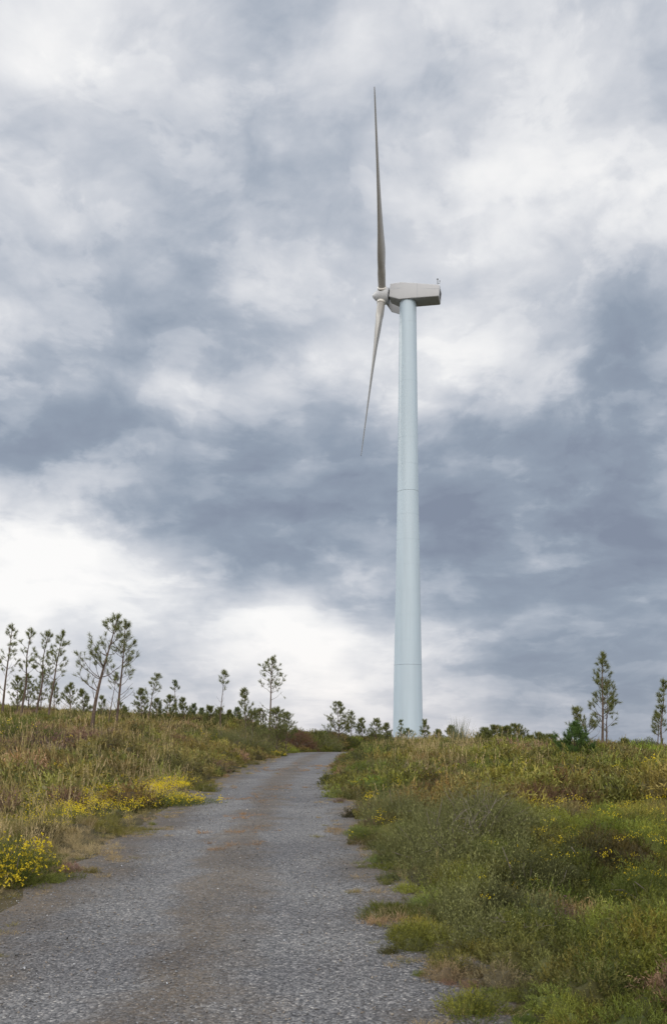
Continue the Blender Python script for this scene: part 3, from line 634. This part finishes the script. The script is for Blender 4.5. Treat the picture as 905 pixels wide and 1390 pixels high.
# gorse with yellow flowers
shrub('gorse_bush', 2, 1205, 1.05, .62, 'large yellow-flowered gorse bush at the left edge beside the gravel', 501, M_gorse, 'gorse bush', 760, 3000, .026, .005, 8, twig=14, fs=.021)
shrub('gorse_bush', 165, 1107, 1.1, .42, 'gorse bush with the brightest yellow bloom in the left grass', 502, M_gorse, 'gorse bush', 400, 1400, .032, .008, 7, fs=.022)
shrub('gorse_bush', 235, 1092, 1.3, .30, 'low spreading yellow-flowered gorse at the left edge of the track', 503, M_gorse, 'gorse bush', 430, 1400, .032, .008, 7, fs=.022)
shrub('gorse_bush', 75, 1112, 1.9, .36, 'wide straggly gorse covered in yellow flowers behind the left dry grass', 504, M_gorse, 'gorse bush', 480, 1800, .032, .008, 7, fs=.022)
shrub('gorse_bush', 372, 1026, 1.1, .30, 'small gorse glowing yellow at the track edge below the big broom', 505, M_gorse, 'gorse bush', 520, 700, .05, .014, 6, fs=.035)
shrub('gorse_bush', 12, 1010, 3.0, 1.0, 'dark green gorse mound on the bank at the far left', 506, M_gorse, 'gorse bush', 90, 2400, .05, .014, 6, fs=.03)
shrub('gorse_bush', 492, 1045, 1.6, .9, 'rounded green gorse on the right edge of the track near its bend', 507, M_gorse_dark, 'gorse bush', 0, 1600, .045, .012, 6)
shrub('gorse_bush', 524, 1033, 1.8, .9, 'dark gorse behind the rounded one on the right of the bend', 508, M_gorse_dark, 'gorse bush', 0, 1500, .045, .012, 6)
shrub('gorse_bush', 725, 1215, 1.0, .56, 'big dark gorse cushion in the right foreground heath', 509, M_gorse_dark, 'gorse bush', 5, 3200, .022, .005, 8, twig=20)
shrub('gorse_bush', 682, 1250, .6, .42, 'dark gorse cushion in front of the big one, nearer the track', 510, M_gorse_dark, 'gorse bush', 0, 1500, .022, .005, 8)
shrub('gorse_bush', 815, 1255, .75, .44, 'green gorse cushion in the lower right corner area', 511, M_gorse, 'gorse bush', 10, 2000, .022, .005, 8)
shrub('gorse_bush', 880, 1225, .8, .46, 'green gorse cushion at the right edge of the foreground', 512, M_gorse, 'gorse bush', 16, 2000, .022, .005, 8)
shrub('gorse_bush', 800, 1180, 1.1, .46, 'dull dark gorse behind the foreground cushions on the right', 513, M_gorse_dark, 'gorse bush', 0, 2000, .026, .006, 7)
shrub('gorse_bush', 895, 1060, 2.2, .6, 'gorse with small yellow flowers at the right edge under the last pine', 514, M_gorse, 'gorse bush', 200, 1400, .045, .012, 6, fs=.03)
shrub('gorse_bush', 760, 1048, 1.7, .42, 'yellow-speckled gorse below the bright green young pine', 515, M_gorse, 'gorse bush', 90, 1300, .045, .012, 6, fs=.03)
shrub('gorse_bush', 700, 1010, 4.2, .55, 'long bright gorse mound on the skyline below the dark pine row', 516, M_gorse, 'gorse bush', 200, 2600, .055, .018, 5, fs=.035)
shrub('gorse_bush', 282, 1010, 1.9, .8, 'dark olive gorse on the left bank left of the big broom', 517, M_gorse, 'gorse bush', 120, 1400, .05, .014, 6, fs=.03)
shrub('gorse_bush', 495, 1140, .5, .22, 'small green gorse spilling on to the gravel with a few flowers', 518, M_gorse, 'gorse bush', 14, 1200, .024, .006, 7)
# broom
shrub('broom_bush', 335, 1020, 3.4, 1.6, 'large grey-green broom bush on the left bank above the track', 520, M_broom, 'broom bush', 0, 4600, .06, .010, 6, up=1.0, twig=40, stiff=True)
shrub('broom_bush', 300, 1014, 2.6, 1.1, 'smaller grey-green broom adjoining the large one on its left', 521, M_broom, 'broom bush', 0, 2400, .06, .010, 6, up=1.0, twig=30, stiff=True)
shrub('broom_bush', 438, 1014, 3.4, 1.25, 'green broom across the bend at the top of the track', 522, M_broom, 'broom bush', 0, 1500, .06, .014, 6, up=.8, twig=10, stiff=True)
shrub('broom_bush', 600, 1165, 1.3, .72, 'broad pale broom bush on the right verge of the track', 523, M_broom, 'broom bush', 0, 3600, .035, .006, 8, up=1.0, twig=60, stiff=True)
shrub('broom_bush', 540, 1120, 1.3, .66, 'pale broom bush behind the broad one, closer to the track', 524, M_broom, 'broom bush', 0, 3200, .04, .008, 7, up=1.0, twig=40, stiff=True)
shrub('broom_bush', 650, 1130, 1.5, .70, 'pale broom bush right of the broad one with grey twigs', 525, M_broom, 'broom bush', 0, 3000, .04, .008, 7, up=1.0, twig=70, stiff=True)
# brambles / heather
shrub('broom_bush', 372, 1012, 2.8, 1.35, 'green broom between the large broom and the brown bramble', 526, M_broom, 'broom bush', 0, 1900, .06, .014, 6, up=.8, twig=10, stiff=True)
shrub('gorse_bush', 472, 1014, 2.6, .85, 'dark gorse closing the view at the very end of the track', 527, M_gorse_dark, 'gorse bush', 0, 1600, .06, .016, 6)
shrub('bramble_bush', 402, 1013, 2.8, 1.3, 'dark reddish brown bramble bush left of the top of the track', 530, M_heather, 'bramble bush', 0, 2200, .06, .016, 6)
shrub('heather_clump', 766, 1280, .46, .36, 'mauve flowering heather clump at the bottom right', 531, M_purple, 'heather', 130, 1500, .016, .005, 8, bloom=M_purple, fs=.010)
shrub('heather_clump', 690, 1088, 1.2, .34, 'rusty brown heather mound left of the long brown one on the right slope', 532, M_heather, 'heather', 0, 1500, .035, .010, 6)
shrub('heather_clump', 745, 1088, 2.0, .36, 'long dark brown heather mound across the middle of the right slope', 533, M_heather, 'heather', 0, 2200, .035, .010, 6, depth=1.3)
shrub('heather_clump', 795, 1045, 1.6, .34, 'purple brown heather beneath the tallest right-hand pine', 534, M_purple, 'heather', 0, 1300, .04, .012, 6)
shrub('heather_clump', 90, 1008, 2.4, .40, 'pinkish heather patch left of the foot of the bent-trunk pine', 535, M_purple, 'heather', 0, 1800, .045, .013, 6)
shrub('heather_clump', 55, 1055, 1.3, .32, 'brown heather clump in the left grass', 536, M_heather, 'heather', 0, 1200, .04, .011, 6)
shrub('heather_clump', 152, 1080, 1.0, .30, 'brown heather clump just behind the brightest yellow gorse', 537, M_heather, 'heather', 0, 1000, .04, .011, 6)
shrub('heather_clump', 240, 1012, 2.2, .45, 'reddish brown heather on the left bank beneath the bushy pines', 538, M_heather, 'heather', 0, 1500, .05, .014, 6)
shrub('heather_clump', 350, 1000, 2.5, .35, 'brown heather along the skyline behind the large broom', 539, M_heather, 'heather', 0, 900, .05, .016, 6)
# upright whisk of broom on the skyline and the round grey bush
def whisk():
    rng = np.random.default_rng(7); Y = 44; X = at(622, Y); z0 = float(H(np.array(X), np.array(Y)))-.05
    root = put_empty('upright_broom', X, Y, z0, 'upright grey-green broom with thin spiky stems right of the turbine', 'broom bush'); mb = MB(); n = 260
    top = EYE+(HY-966)/F*Y-z0
    B = rng.normal(size=(n, 3))*[.14, .14, 0]; D = unit(np.concatenate([rng.normal(size=(n, 2))*.20, np.ones((n, 1))], 1))
    blade_strips(mb, B, D, top*(.5+.5*rng.random(n)), .016, .06, rng, seg=3); mb.build('stems', M_broom_grey, root)
whisk()
rng_s = np.random.default_rng(9)
def round_bush():
    Y = 50; X = at(876, Y); z0 = float(H(np.array(X), np.array(Y)))-.1; h = EYE+(HY-1003)/F*Y-z0; rng = np.random.default_rng(11)
    root = put_empty('round_bush', X, Y, z0, 'round pale grey-green bush on the skyline near the right edge', 'shrub'); mb = MB(); st = MB(); n = 1500
    d = unit(rng.normal(size=(n, 3))); p = d*[.8, .8, h*.42]*(.5+.5*rng.random((n, 1))**.5)*(1+.2*np.sin(d[:, :1]*7)) + [0, 0, h*.58]
    i = np.repeat(np.arange(n), 4); leaf_quads(mb, p[i]+rng.normal(size=(n*4, 3))*.04, rng.normal(size=(n*4, 3))+[0, 0, .4], .07, .025, rng)
    for k in range(14): q = p[rng.integers(n)]; tube(st, [(0, 0, 0), q*[.5, .5, .6], q], [.03, .02, .006], 4, cap=False)
    mb.build('foliage', M_olive, root); st.build('stems', M_twig, root)
round_bush()
# dead grey twigs standing in the right-hand verge, and tall seeded stalks
def dead_twigs(px, py, hgt, label, seed):
    rng = np.random.default_rng(seed); X, Y = ground(px, py); z0 = float(H(np.array(X), np.array(Y)))-.03
    mb = MB()
    def grow(p, d, ln, r, lv):
        pts = [p]
        for k in range(4): d = unit(d+rng.normal(size=3)*.14); pts.append(pts[-1]+d*ln/4)
        tube(mb, pts, np.linspace(r, r*.5, 5), 4, cap=False)
        if lv:
            for k in range(3): grow(pts[rng.integers(1, 5)], unit(d+rng.normal(size=3)*.5), ln*.55, r*.5, lv-1)
    for k in range(4): grow(np.zeros(3), unit(np.array([rng.normal()*.6, rng.normal()*.4, 1])), hgt*(.6+.4*rng.random()), .006, 2)
    o = mb.build('dead_twigs', M_twig); o.location = (X, Y, z0); tag(o, label, 'dead branches')
dead_twigs(655, 1150, .75, 'bare grey branching twigs rising from the pale broom on the right', 61)
dead_twigs(625, 1175, .6, 'bare grey twigs leaning over the dark hollow beside the broom', 62)
dead_twigs(700, 1290, .34, 'pale dry forked stems at the bottom right in front of the dark gorse', 63)

# ------------------------------------------------------------------ wind turbine
D = 132.72; TX = at(553.3, D)
M_tower = pmat('tower_paint', (.375, .475, .56), .45, .045, 1.6, 0, .5, streak=(1, 1, .06))
M_nac = pmat('nacelle_grp', (.42, .445, .48), .5, .012, 1.5, 0, .4)
M_blade = pmat('blade_paint', (.27, .27, .262), .5, .06, .8, 0, .4, streak=(1, 1, .3))
M_metal = pmat('dark_metal', (.07, .07, .075), .5, .1, 5)
M_collar = pmat('collar_paint', (.62, .62, .60), .5, .05, 3)
M_seam = pmat('seam_paint', (.31, .39, .46), .5, .05, 3)
gz = float(H(np.array(TX), np.array(D))) - .3
turb = put_empty('wind_turbine', TX, D, gz, 'tall three-bladed wind turbine with pale blue tower and grey nacelle', 'wind turbine')
zpx = lambda y: EYE + (HY-y)/F*D - gz
wid = lambda p_: p_/F*D/2
prof = [(0, wid(42.2)), (zpx(1000), wid(40.7)), (zpx(903), wid(37.2)), (zpx(800), wid(33.4)), (zpx(668), wid(28.6)), (zpx(540), wid(25.6)), (zpx(415), wid(22.6)), (zpx(409), wid(22.4))]
pz = np.array([p[0] for p in prof]); pr = np.array([p[1] for p in prof])
def lathe(zs, rs, n=64):
    V = np.array([(r*math.cos(a), r*math.sin(a), z) for z, r in zip(zs, rs) for a in np.arange(n)*2*math.pi/n])
    Q = [(i*n+j, i*n+(j+1) % n, (i+1)*n+(j+1) % n, (i+1)*n+j) for i in range(len(zs)-1) for j in range(n)]
    return V, np.array(Q)
zs = np.linspace(0, pz[-1], 90); V, Q = lathe(zs, np.interp(zs, pz, pr)); tower = mesh_np('tower', V, Q, M_tower, turb, smooth=True)
for y in (903, 668):
    z = zpx(y); r = float(np.interp(z, pz, pr)); V, Q = lathe([z-.04, z-.04, z+.04, z+.04], [r-.02, r+.012, r+.012, r-.02]); mesh_np('flange', V, Q, M_seam, tower)
for y in (968, 935, 870, 836, 802, 768, 734, 700, 632, 596, 520, 440):
    z = zpx(y); r = float(np.interp(z, pz, pr)); V, Q = lathe([z-.012, z-.012, z+.012, z+.012], [r-.01, r+.006, r+.006, r-.01]); mesh_np('weld_seam', V, Q, M_tower, tower)
z = pz[-1]; V, Q = lathe([z-.02, z, z+.35, z+.36], [pr[-1]-.01, pr[-1]+.03, pr[-1]-.05, .2]); mesh_np('yaw_bearing', V, Q, M_nac, turb)
# rotor frame
th0, yaw, tilt, cone, LB, over = R(48), R(12.0), R(5.7), R(-.7), 25.05, 3.69
nose = np.array([-math.cos(yaw)*math.cos(tilt), math.sin(yaw)*math.cos(tilt), math.sin(tilt)])
rr_ = np.array([math.sin(yaw), math.cos(yaw), 0]); up_ = np.cross(nose, rr_); up_ = up_ if up_[2] > 0 else -up_
nh = np.array([-math.cos(yaw), math.sin(yaw), 0])
hub = nh*over + np.array([0, 0, EYE+(HY-401.5)/F*(D+nh[1]*over)-gz])
# nacelle: built in its own frame (a along the nose, b across, c up), then turned
def nac(a, b, c): return hub + nose*a + rr_*b + up_*c
wN = 1.40
def flank(px, py, w):                            # nacelle-frame position of a photo point on the near flank
    o = np.array([TX, D, gz]) + hub - rr_*w; v = np.array([(px-CX)/F, 1, (HY-py)/F]); A = np.stack([v, -nose, -up_], 1)
    s_ = np.linalg.solve(A, o - np.array([0, 0, EYE])); return s_[1], s_[2]
hull = []
for w, xt, yt, yb, ch in ((1.05, 529.5, 384.5, 402.5, .10), (wN, 543.5, 382.4, 406.0, .08), (wN, 560, 383.3, 404.6, .08), (1.36, 595.6, 386.0, 401.8, .07)):
    a_, t_ = flank(xt, yt, w); b_ = flank(xt, yb, w)[1]; hull.append((a_, w, b_, t_, ch))
a_, w, b_, t_, ch = hull[-1]; hull.append((a_-.10, w-.08, b_+.08, t_-.08, ch))
MBn = MB(); rings = []
for a, w, b_, t_, ch in hull:
    ring = [(w, b_+ch), (w, t_-ch), (w-ch, t_), (-w+ch, t_), (-w, t_-ch), (-w, b_+ch), (-w+ch, b_), (w-ch, b_)]
    rings.append([nac(a, x, y) for x, y in ring])
V = np.array(rings).reshape(-1, 3); n8 = 8
Qn = [(i*8+j, i*8+(j+1) % 8, (i+1)*8+(j+1) % 8, (i+1)*8+j) for i in range(len(hull)-1) for j in range(8)]
MBn.quads(V, Qn)
for i in (0, len(hull)-1):
    c = V[i*8:i*8+8].mean(0); MBn.add(np.vstack([V[i*8:i*8+8], c]), [(j, (j+1) % 8, 8) for j in range(8)])
nacelle = MBn.build('nacelle', M_nac, turb)
nb = nacelle.modifiers.new('bevel', 'BEVEL'); nb.width = .04; nb.segments = 2; nb.limit_method = 'ANGLE'; nb.angle_limit = R(25)
sm = MB()                                          # shell joint along the flank, a hatch line and rear vent slats
for bs in (-1.235,):
    pass
for k in range(5):
    a = hull[-1][0]-.01; c = hull[-1][2]+.3+.22*k
    pts = [nac(a, -.7, c), nac(a, .7, c)]; tube(sm, pts, .035, 4)
sm.build('rear_vent', M_metal, nacelle)
jn = MB()
for (x1, y1), (x2, y2) in (((530.5, 391.0), (594.8, 391.8)), ((566, 384.0), (566, 404.0))):
    A_, B_ = flank(x1, y1, wN), flank(x2, y2, wN)
    for sgn in (-1, 1): tube(jn, [nac(A_[0], sgn*wN, A_[1]), nac(B_[0], sgn*(wN if B_[0] > -8 else 1.37), B_[1])], .010, 4)
jn.build('panel_joint', M_seam, nacelle)
ms = MB(); b0 = nac(hull[-1][0]+.35, -.9, hull[-1][3])
tube(ms, [b0, b0+[0, 0, 1.0]], .045, 6); tube(ms, [b0+[-.02, 0, .45], b0+[.30, 0, .45], b0+[.30, 0, .72]], .03, 5); box(ms, b0+[0, 0, 1.05], (.22, .08, .12)); box(ms, b0+[.30, 0, .78], (.12, .12, .10))
ms.build('wind_vane', M_metal, nacelle)
# spinner
def ring_on(axis0, d, u, v, stations, n=32):
    V = np.array([axis0 + d*s + (u*math.cos(a)+v*math.sin(a))*r for s, r in stations for a in np.arange(n)*2*math.pi/n])
    Q = [(i*n+j, i*n+(j+1) % n, (i+1)*n+(j+1) % n, (i+1)*n+j) for i in range(len(stations)-1) for j in range(n)]
    return V, np.array(Q)
V, Q = ring_on(hub, nose, rr_, up_, [(-1.0, .75), (-.98, 1.05), (-.6, 1.14), (0, 1.12), (.35, 1.02), (.75, .80), (1.05, .55), (1.28, .34), (1.40, .20), (1.45, .02)])
spinner = mesh_np('spinner', V, Q, M_nac, turb, smooth=True)
# blades
ch_s = np.array([0, .03, .07, .12, .17, .21, .3, .45, .6, .75, .88, .96, 1.0]); ch_c = np.array([1.0, 1.0, 1.12, 1.55, 2.0, 2.15, 1.85, 1.42, 1.12, .88, .70, .58, .36])
th_t = np.array([1.0, 1.0, .86, .55, .40, .34, .27, .22, .19, .17, .16, .15, .15])
def blade(k):
    t = th0 + k*2*math.pi/3; d = up_*math.cos(t)-rr_*math.sin(t); tan = -up_*math.sin(t)-rr_*math.cos(t)
    d2 = d*math.cos(cone)+nose*math.sin(cone); ns = 70; npf = 28; V = []
    for i in range(ns):
        s = i/(ns-1); s = s**1.15; c = np.interp(s, ch_s, ch_c); tk = np.interp(s, ch_s, th_t); be = R(5+17*(1-s)**2.2)
        e1 = tan*math.cos(be)+nose*math.sin(be); e2 = np.cross(e1, d2); rd = .85+(LB-.85)*s
        cir = max(0, 1-s/.12)
        for j in range(npf):
            ph = 2*math.pi*j/npf; x = .5+.5*math.cos(ph)      # 0 leading .. 1 trailing
            yt = 5*tk*(.2969*math.sqrt(x)-.126*x-.3516*x*x+.2843*x**3-.1015*x**4)*(1 if math.sin(ph) >= 0 else -1)
            xc, yc = (.5+.5*math.cos(ph)), .5*math.sin(ph)
            px_ = x*(1-cir)+xc*cir; py_ = yt*(1-cir)+yc*cir; ax = .3*(1-cir)+.5*cir
            V.append(hub + d2*rd - e1*c*(px_-ax) + e2*c*py_*1.12)
    V = np.array(V); Q = [(i*npf+j, i*npf+(j+1) % npf, (i+1)*npf+(j+1) % npf, (i+1)*npf+j) for i in range(ns-1) for j in range(npf)]
    o = mesh_np('blade', V, Q, M_blade, turb, smooth=True)
    u = rr_*0+tan; v = np.cross(d2, u)
    V, Q = ring_on(hub, d2, u, v, [(.95, .45), (.95, .63), (1.24, .63), (1.28, .52)]); mesh_np('blade_collar', V, Q, M_collar, o, smooth=False)
for k in range(3): blade(k)
# door and foot of the tower, hidden behind the rise
mb = MB(); box(mb, (0, -prof[0][1]-.02, 1.9+.3), (.9, .10, 2.1)); mb.build('door', M_nac, turb)

# ------------------------------------------------------------------ camera
cam = bpy.data.cameras.new('camera'); co = bpy.data.objects.new('camera', cam); COL.objects.link(co); S.camera = co
co.location = (0, 0, EYE + float(H(np.array(0.), np.array(0.)))); co.rotation_euler = (R(90), 0, 0)
cam.sensor_fit = 'VERTICAL'; cam.sensor_height = 36; cam.sensor_width = 36; cam.lens = F*36/1390; cam.shift_y = (HY-695)/1390; cam.clip_end = 20000; cam.clip_start = .05

# ------------------------------------------------------------------ sky and light
SUN_AZ, SUN_EL = R(-62), R(33)                    # left of the view direction, behind thin cloud
sd = np.array([math.sin(SUN_AZ)*math.cos(SUN_EL), math.cos(SUN_AZ)*math.cos(SUN_EL), math.sin(SUN_EL)])
sl = bpy.data.lights.new('sun', 'SUN'); so = bpy.data.objects.new('sun', sl); COL.objects.link(so)
sl.energy = 1.5; sl.angle = R(14); sl.color = (1, .95, .86)
so.rotation_euler = Vector(-sd).to_track_quat('-Z', 'Y').to_euler(); so.location = (-40, 20, 60)
W = bpy.data.worlds.new('World'); S.world = W; W.use_nodes = True; N = W.node_tree.nodes; L = W.node_tree.links; N.clear()
def wn(t, **k):
    n = N.new(t)
    for a, b in k.items(): setattr(n, a, b)
    return n
def wm(op, a, b=0., c=0., clamp=False):
    n = wn('ShaderNodeMath', operation=op, use_clamp=clamp)
    for i, x in enumerate((a, b, c)):
        if isinstance(x, (int, float)): n.inputs[i].default_value = x
        else: L.new(x, n.inputs[i])
    return n.outputs[0]
def wv(op, a, b, out=0):
    n = wn('ShaderNodeVectorMath', operation=op)
    for i, x in enumerate((a, b)):
        if isinstance(x, (tuple, list, np.ndarray)): n.inputs[i].default_value = tuple(x)
        elif x is not None: L.new(x, n.inputs[i])
    return n.outputs['Value'] if out else n.outputs[0]
tc = wn('ShaderNodeTexCoord'); dirv = wv('NORMALIZE', tc.outputs['Generated'], None)
sp = wn('ShaderNodeSeparateXYZ'); L.new(dirv, sp.inputs[0])
den = wm('ADD', wm('MAXIMUM', sp.outputs[2], 0.), .24)
cb = wn('ShaderNodeCombineXYZ'); L.new(wm('DIVIDE', sp.outputs[0], den), cb.inputs[0]); L.new(wm('DIVIDE', sp.outputs[1], den), cb.inputs[1])
def wnoise(src, scale, detail, rough=.55, off=(0, 0, 0), dist=0.):
    mp = wn('ShaderNodeMapping'); mp.inputs['Location'].default_value = off; L.new(src, mp.inputs[0])
    n = wn('ShaderNodeTexNoise'); n.inputs['Scale'].default_value = scale; n.inputs['Detail'].default_value = detail; n.inputs['Roughness'].default_value = rough; n.inputs['Distortion'].default_value = dist
    L.new(mp.outputs[0], n.inputs[0]); return n
pw = wnoise(cb.outputs[0], 1.6, 3, .5, (2, 4, 8))
pc = wv('ADD', cb.outputs[0], wv('MULTIPLY', wv('SUBTRACT', pw.outputs['Color'], (.5, .5, .5)), (.35, .35, .35)))
big = wnoise(pc, 1.3, 4, .5, (3.1, 7.7, 0))
med = wnoise(pc, 3.8, 7, .56, (1.3, 2.2, 4))
pd = wnoise(dirv, 8., 3, .5, (1, 6, 2))
dd = wv('ADD', dirv, wv('MULTIPLY', wv('SUBTRACT', pd.outputs['Color'], (.5, .5, .5)), (.08, .08, .04)))
dm = wn('ShaderNodeMapping'); dm.inputs['Scale'].default_value = (1, 1, 1.7); L.new(dd, dm.inputs[0])
puf = wnoise(dm.outputs[0], 9.0, 7, .56, (5, 1, 2))
def billow(src, scale, off):                      # rounded heaps with dark creases between them
    n = wnoise(src, scale, 6, .5, off); return wm('ABSOLUTE', wm('SUBTRACT', n.outputs[0], .5))
b1_, b2_ = billow(pc, 2.2, (7, 3, 1)), billow(dm.outputs[0], 7., (2, 8, 5))
wr = wnoise(dirv, 5.5, 4, .5, (9, 9, 3))
warp = wv('ADD', dirv, wv('MULTIPLY', wv('SUBTRACT', wr.outputs['Color'], (.5, .5, .5)), (.16, .10, .12)))
# where the thick and the thin cloud lies: photo column, row, radii, amount
BL = [(0, 790, 130, 50, .40), (110, 765, 80, 35, .28), (60, 700, 110, 18, .10), (400, 866, 120, 30, .40), (330, 850, 80, 20, .14), (470, 905, 60, 40, .16), (200, 900, 90, 40, -.12), (230, 815, 80, 30, -.08), (800, 310, 130, 50, .12), (560, 900, 60, 60, .06), (440, 910, 110, 45, .20), (420, 975, 250, 22, .10), (430, 960, 260, 60, .12), (0, 890, 110, 60, .16), (70, 830, 100, 36, .14), (170, 940, 140, 40, -.10), (680, 660, 160, 30, -.08), (820, 700, 140, 40, -.08),
      (230, 745, 30, 14, .16), (905, 655, 60, 26, .18), (30, 140, 130, 140, .12), (200, 90, 130, 90, .12), (130, 230, 100, 90, .10), (720, 320, 110, 60, .22), (850, 230, 90, 60, .10), (480, 200, 90, 130, .12), (540, 480, 120, 70, .12),
      (450, 370, 90, 60, .10), (60, 470, 70, 40, .08), (620, 520, 60, 35, .10), (760, 510, 50, 25, .12), (280, 510, 110, 40, .10), (260, 400, 50, 30, .08), (600, 360, 60, 40, .06), (700, 20, 140, 70, .08),
      (330, 310, 110, 90, -.16), (80, 370, 120, 60, -.12), (20, 300, 60, 60, -.10), (880, 440, 110, 50, -.10), (720, 440, 110, 30, -.05), (880, 380, 90, 70, .12), (350, 470, 90, 30, -.10), (620, 130, 60, 90, -.05), (15, 20, 70, 60, -.06),
      (60, 600, 260, 60, -.18), (350, 640, 240, 50, -.15), (260, 700, 240, 40, -.17), (700, 590, 180, 45, -.20), (850, 540, 120, 45, -.26), (680, 680, 200, 50, -.26), (450, 750, 240, 40, -.18), (830, 740, 160, 60, -.20), (700, 810, 220, 60, -.12),
      (780, 880, 200, 70, -.24), (880, 960, 170, 80, -.26), (650, 960, 80, 60, -.08), (640, 760, 90, 30, .06), (600, 850, 100, 40, .05)]
acc = None
for px, py, rx, ry, amp in BL:
    v = np.array([(px-CX)/F, 1, (HY-py)/F]); ln = np.linalg.norm(v); v = v/ln
    df = wv('MULTIPLY', wv('SUBTRACT', warp, v), (F/rx*ln, F/max(rx, 120)*ln, F/ry*ln))
    e = wm('EXPONENT', wm('MULTIPLY', wv('DOT_PRODUCT', df, df, 1), -.5)); acc = wm('MULTIPLY_ADD', e, amp, acc if acc is not None else 0.)
base = wm('ADD', .755, acc)
tex = wm('ADD', wm('MULTIPLY', wm('SUBTRACT', big.outputs[0], .5), .55), wm('ADD', wm('MULTIPLY', wm('SUBTRACT', med.outputs[0], .5), .75), wm('MULTIPLY', wm('SUBTRACT', puf.outputs[0], .5), .70)))
tex = wm('ADD', tex, wm('ADD', wm('MULTIPLY', wm('SUBTRACT', b1_, .09), 1.25), wm('MULTIPLY', wm('SUBTRACT', b2_, .09), 1.1)))
def crisp(src, lo_, hi_, amt):                     # sunlit rims: bright on one side of a fairly sharp edge
    m = wn('ShaderNodeMapRange', interpolation_type='SMOOTHERSTEP'); L.new(src, m.inputs[0]); m.inputs[1].default_value = lo_; m.inputs[2].default_value = hi_; m.inputs[3].default_value = -amt/2; m.inputs[4].default_value = amt/2
    return m.outputs[0]
sm_ = wn('ShaderNodeMapping'); sm_.inputs['Scale'].default_value = (1, 1, 4.5); sm_.inputs['Location'].default_value = (4, 2, 1); L.new(dd, sm_.inputs[0])
strat = wnoise(sm_.outputs[0], 6., 6, .55)          # flat layers low in the sky
lowf = wm('SUBTRACT', 1., wm('MULTIPLY', sp.outputs[2], 2.2), clamp=True)
tex = wm('ADD', tex, wm('ADD', crisp(med.outputs[0], .47, .57, .10), wm('ADD', crisp(puf.outputs[0], .50, .57, .075), wm('MULTIPLY', wm('MULTIPLY', wm('SUBTRACT', strat.outputs[0], .5), lowf), .75))))
tex = wm('MULTIPLY', tex, wm('MULTIPLY_ADD', wm('MULTIPLY', sp.outputs[2], 4., clamp=True), .5, .5))   # rain-softened toward the horizon
lum = wm('MULTIPLY_ADD', tex, .86, base)
rp = wn('ShaderNodeValToRGB'); L.new(wm('MULTIPLY', lum, .8), rp.inputs[0]); el = rp.color_ramp.elements
el[0].position = .0; el[0].color = (.235, .275, .36, 1); el[1].position = 1.0; el[1].color = (1.02, 1.01, 1.0, 1)
for q, c in ((.22, (.300, .355, .440)), (.36, (.410, .460, .540)), (.50, (.560, .595, .660)), (.63, (.700, .720, .765)), (.75, (.830, .840, .865)), (.86, (.93, .93, .935))): k = el.new(q); k.color = (*c, 1)
# unseen sky behind and overhead boosted, rear half warmed too: added fill light
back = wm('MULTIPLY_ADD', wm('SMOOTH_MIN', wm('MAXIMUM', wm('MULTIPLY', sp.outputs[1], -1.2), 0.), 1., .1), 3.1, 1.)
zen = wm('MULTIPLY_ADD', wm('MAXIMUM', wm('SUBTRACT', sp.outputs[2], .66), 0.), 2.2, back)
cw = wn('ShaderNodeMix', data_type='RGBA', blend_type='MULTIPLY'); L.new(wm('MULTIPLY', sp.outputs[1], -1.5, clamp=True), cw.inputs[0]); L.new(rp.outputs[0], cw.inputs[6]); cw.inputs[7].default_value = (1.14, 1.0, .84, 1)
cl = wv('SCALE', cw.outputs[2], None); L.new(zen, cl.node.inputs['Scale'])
# below the horizon: dull land colour
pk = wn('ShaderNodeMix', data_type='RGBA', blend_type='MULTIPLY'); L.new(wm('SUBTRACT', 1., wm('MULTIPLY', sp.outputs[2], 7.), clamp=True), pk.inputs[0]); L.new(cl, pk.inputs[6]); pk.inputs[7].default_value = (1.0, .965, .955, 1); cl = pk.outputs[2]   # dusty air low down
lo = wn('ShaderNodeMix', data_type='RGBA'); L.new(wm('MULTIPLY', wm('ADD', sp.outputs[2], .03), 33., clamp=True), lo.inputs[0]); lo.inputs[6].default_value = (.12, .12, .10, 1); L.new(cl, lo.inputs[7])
sky = wn('ShaderNodeTexSky', sky_type='NISHITA', sun_disc=False); sky.sun_elevation = SUN_EL; sky.sun_rotation = SUN_AZ % (2*math.pi)
b1 = wn('ShaderNodeBackground'); L.new(sky.outputs[0], b1.inputs[0]); b1.inputs[1].default_value = .05
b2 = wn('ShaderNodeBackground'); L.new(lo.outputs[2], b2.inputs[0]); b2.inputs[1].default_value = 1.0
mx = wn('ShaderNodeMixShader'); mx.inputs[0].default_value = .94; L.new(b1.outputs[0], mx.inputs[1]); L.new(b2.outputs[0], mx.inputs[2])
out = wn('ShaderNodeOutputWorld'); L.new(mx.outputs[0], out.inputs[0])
W.cycles.sampling_method = 'MANUAL'; W.cycles.sample_map_resolution = 512

S.render.engine = 'CYCLES'
S.view_settings.view_transform = 'Standard'; S.view_settings.look = 'None'; S.view_settings.exposure = 0; S.view_settings.gamma = 1; S.view_settings.use_curve_mapping = False
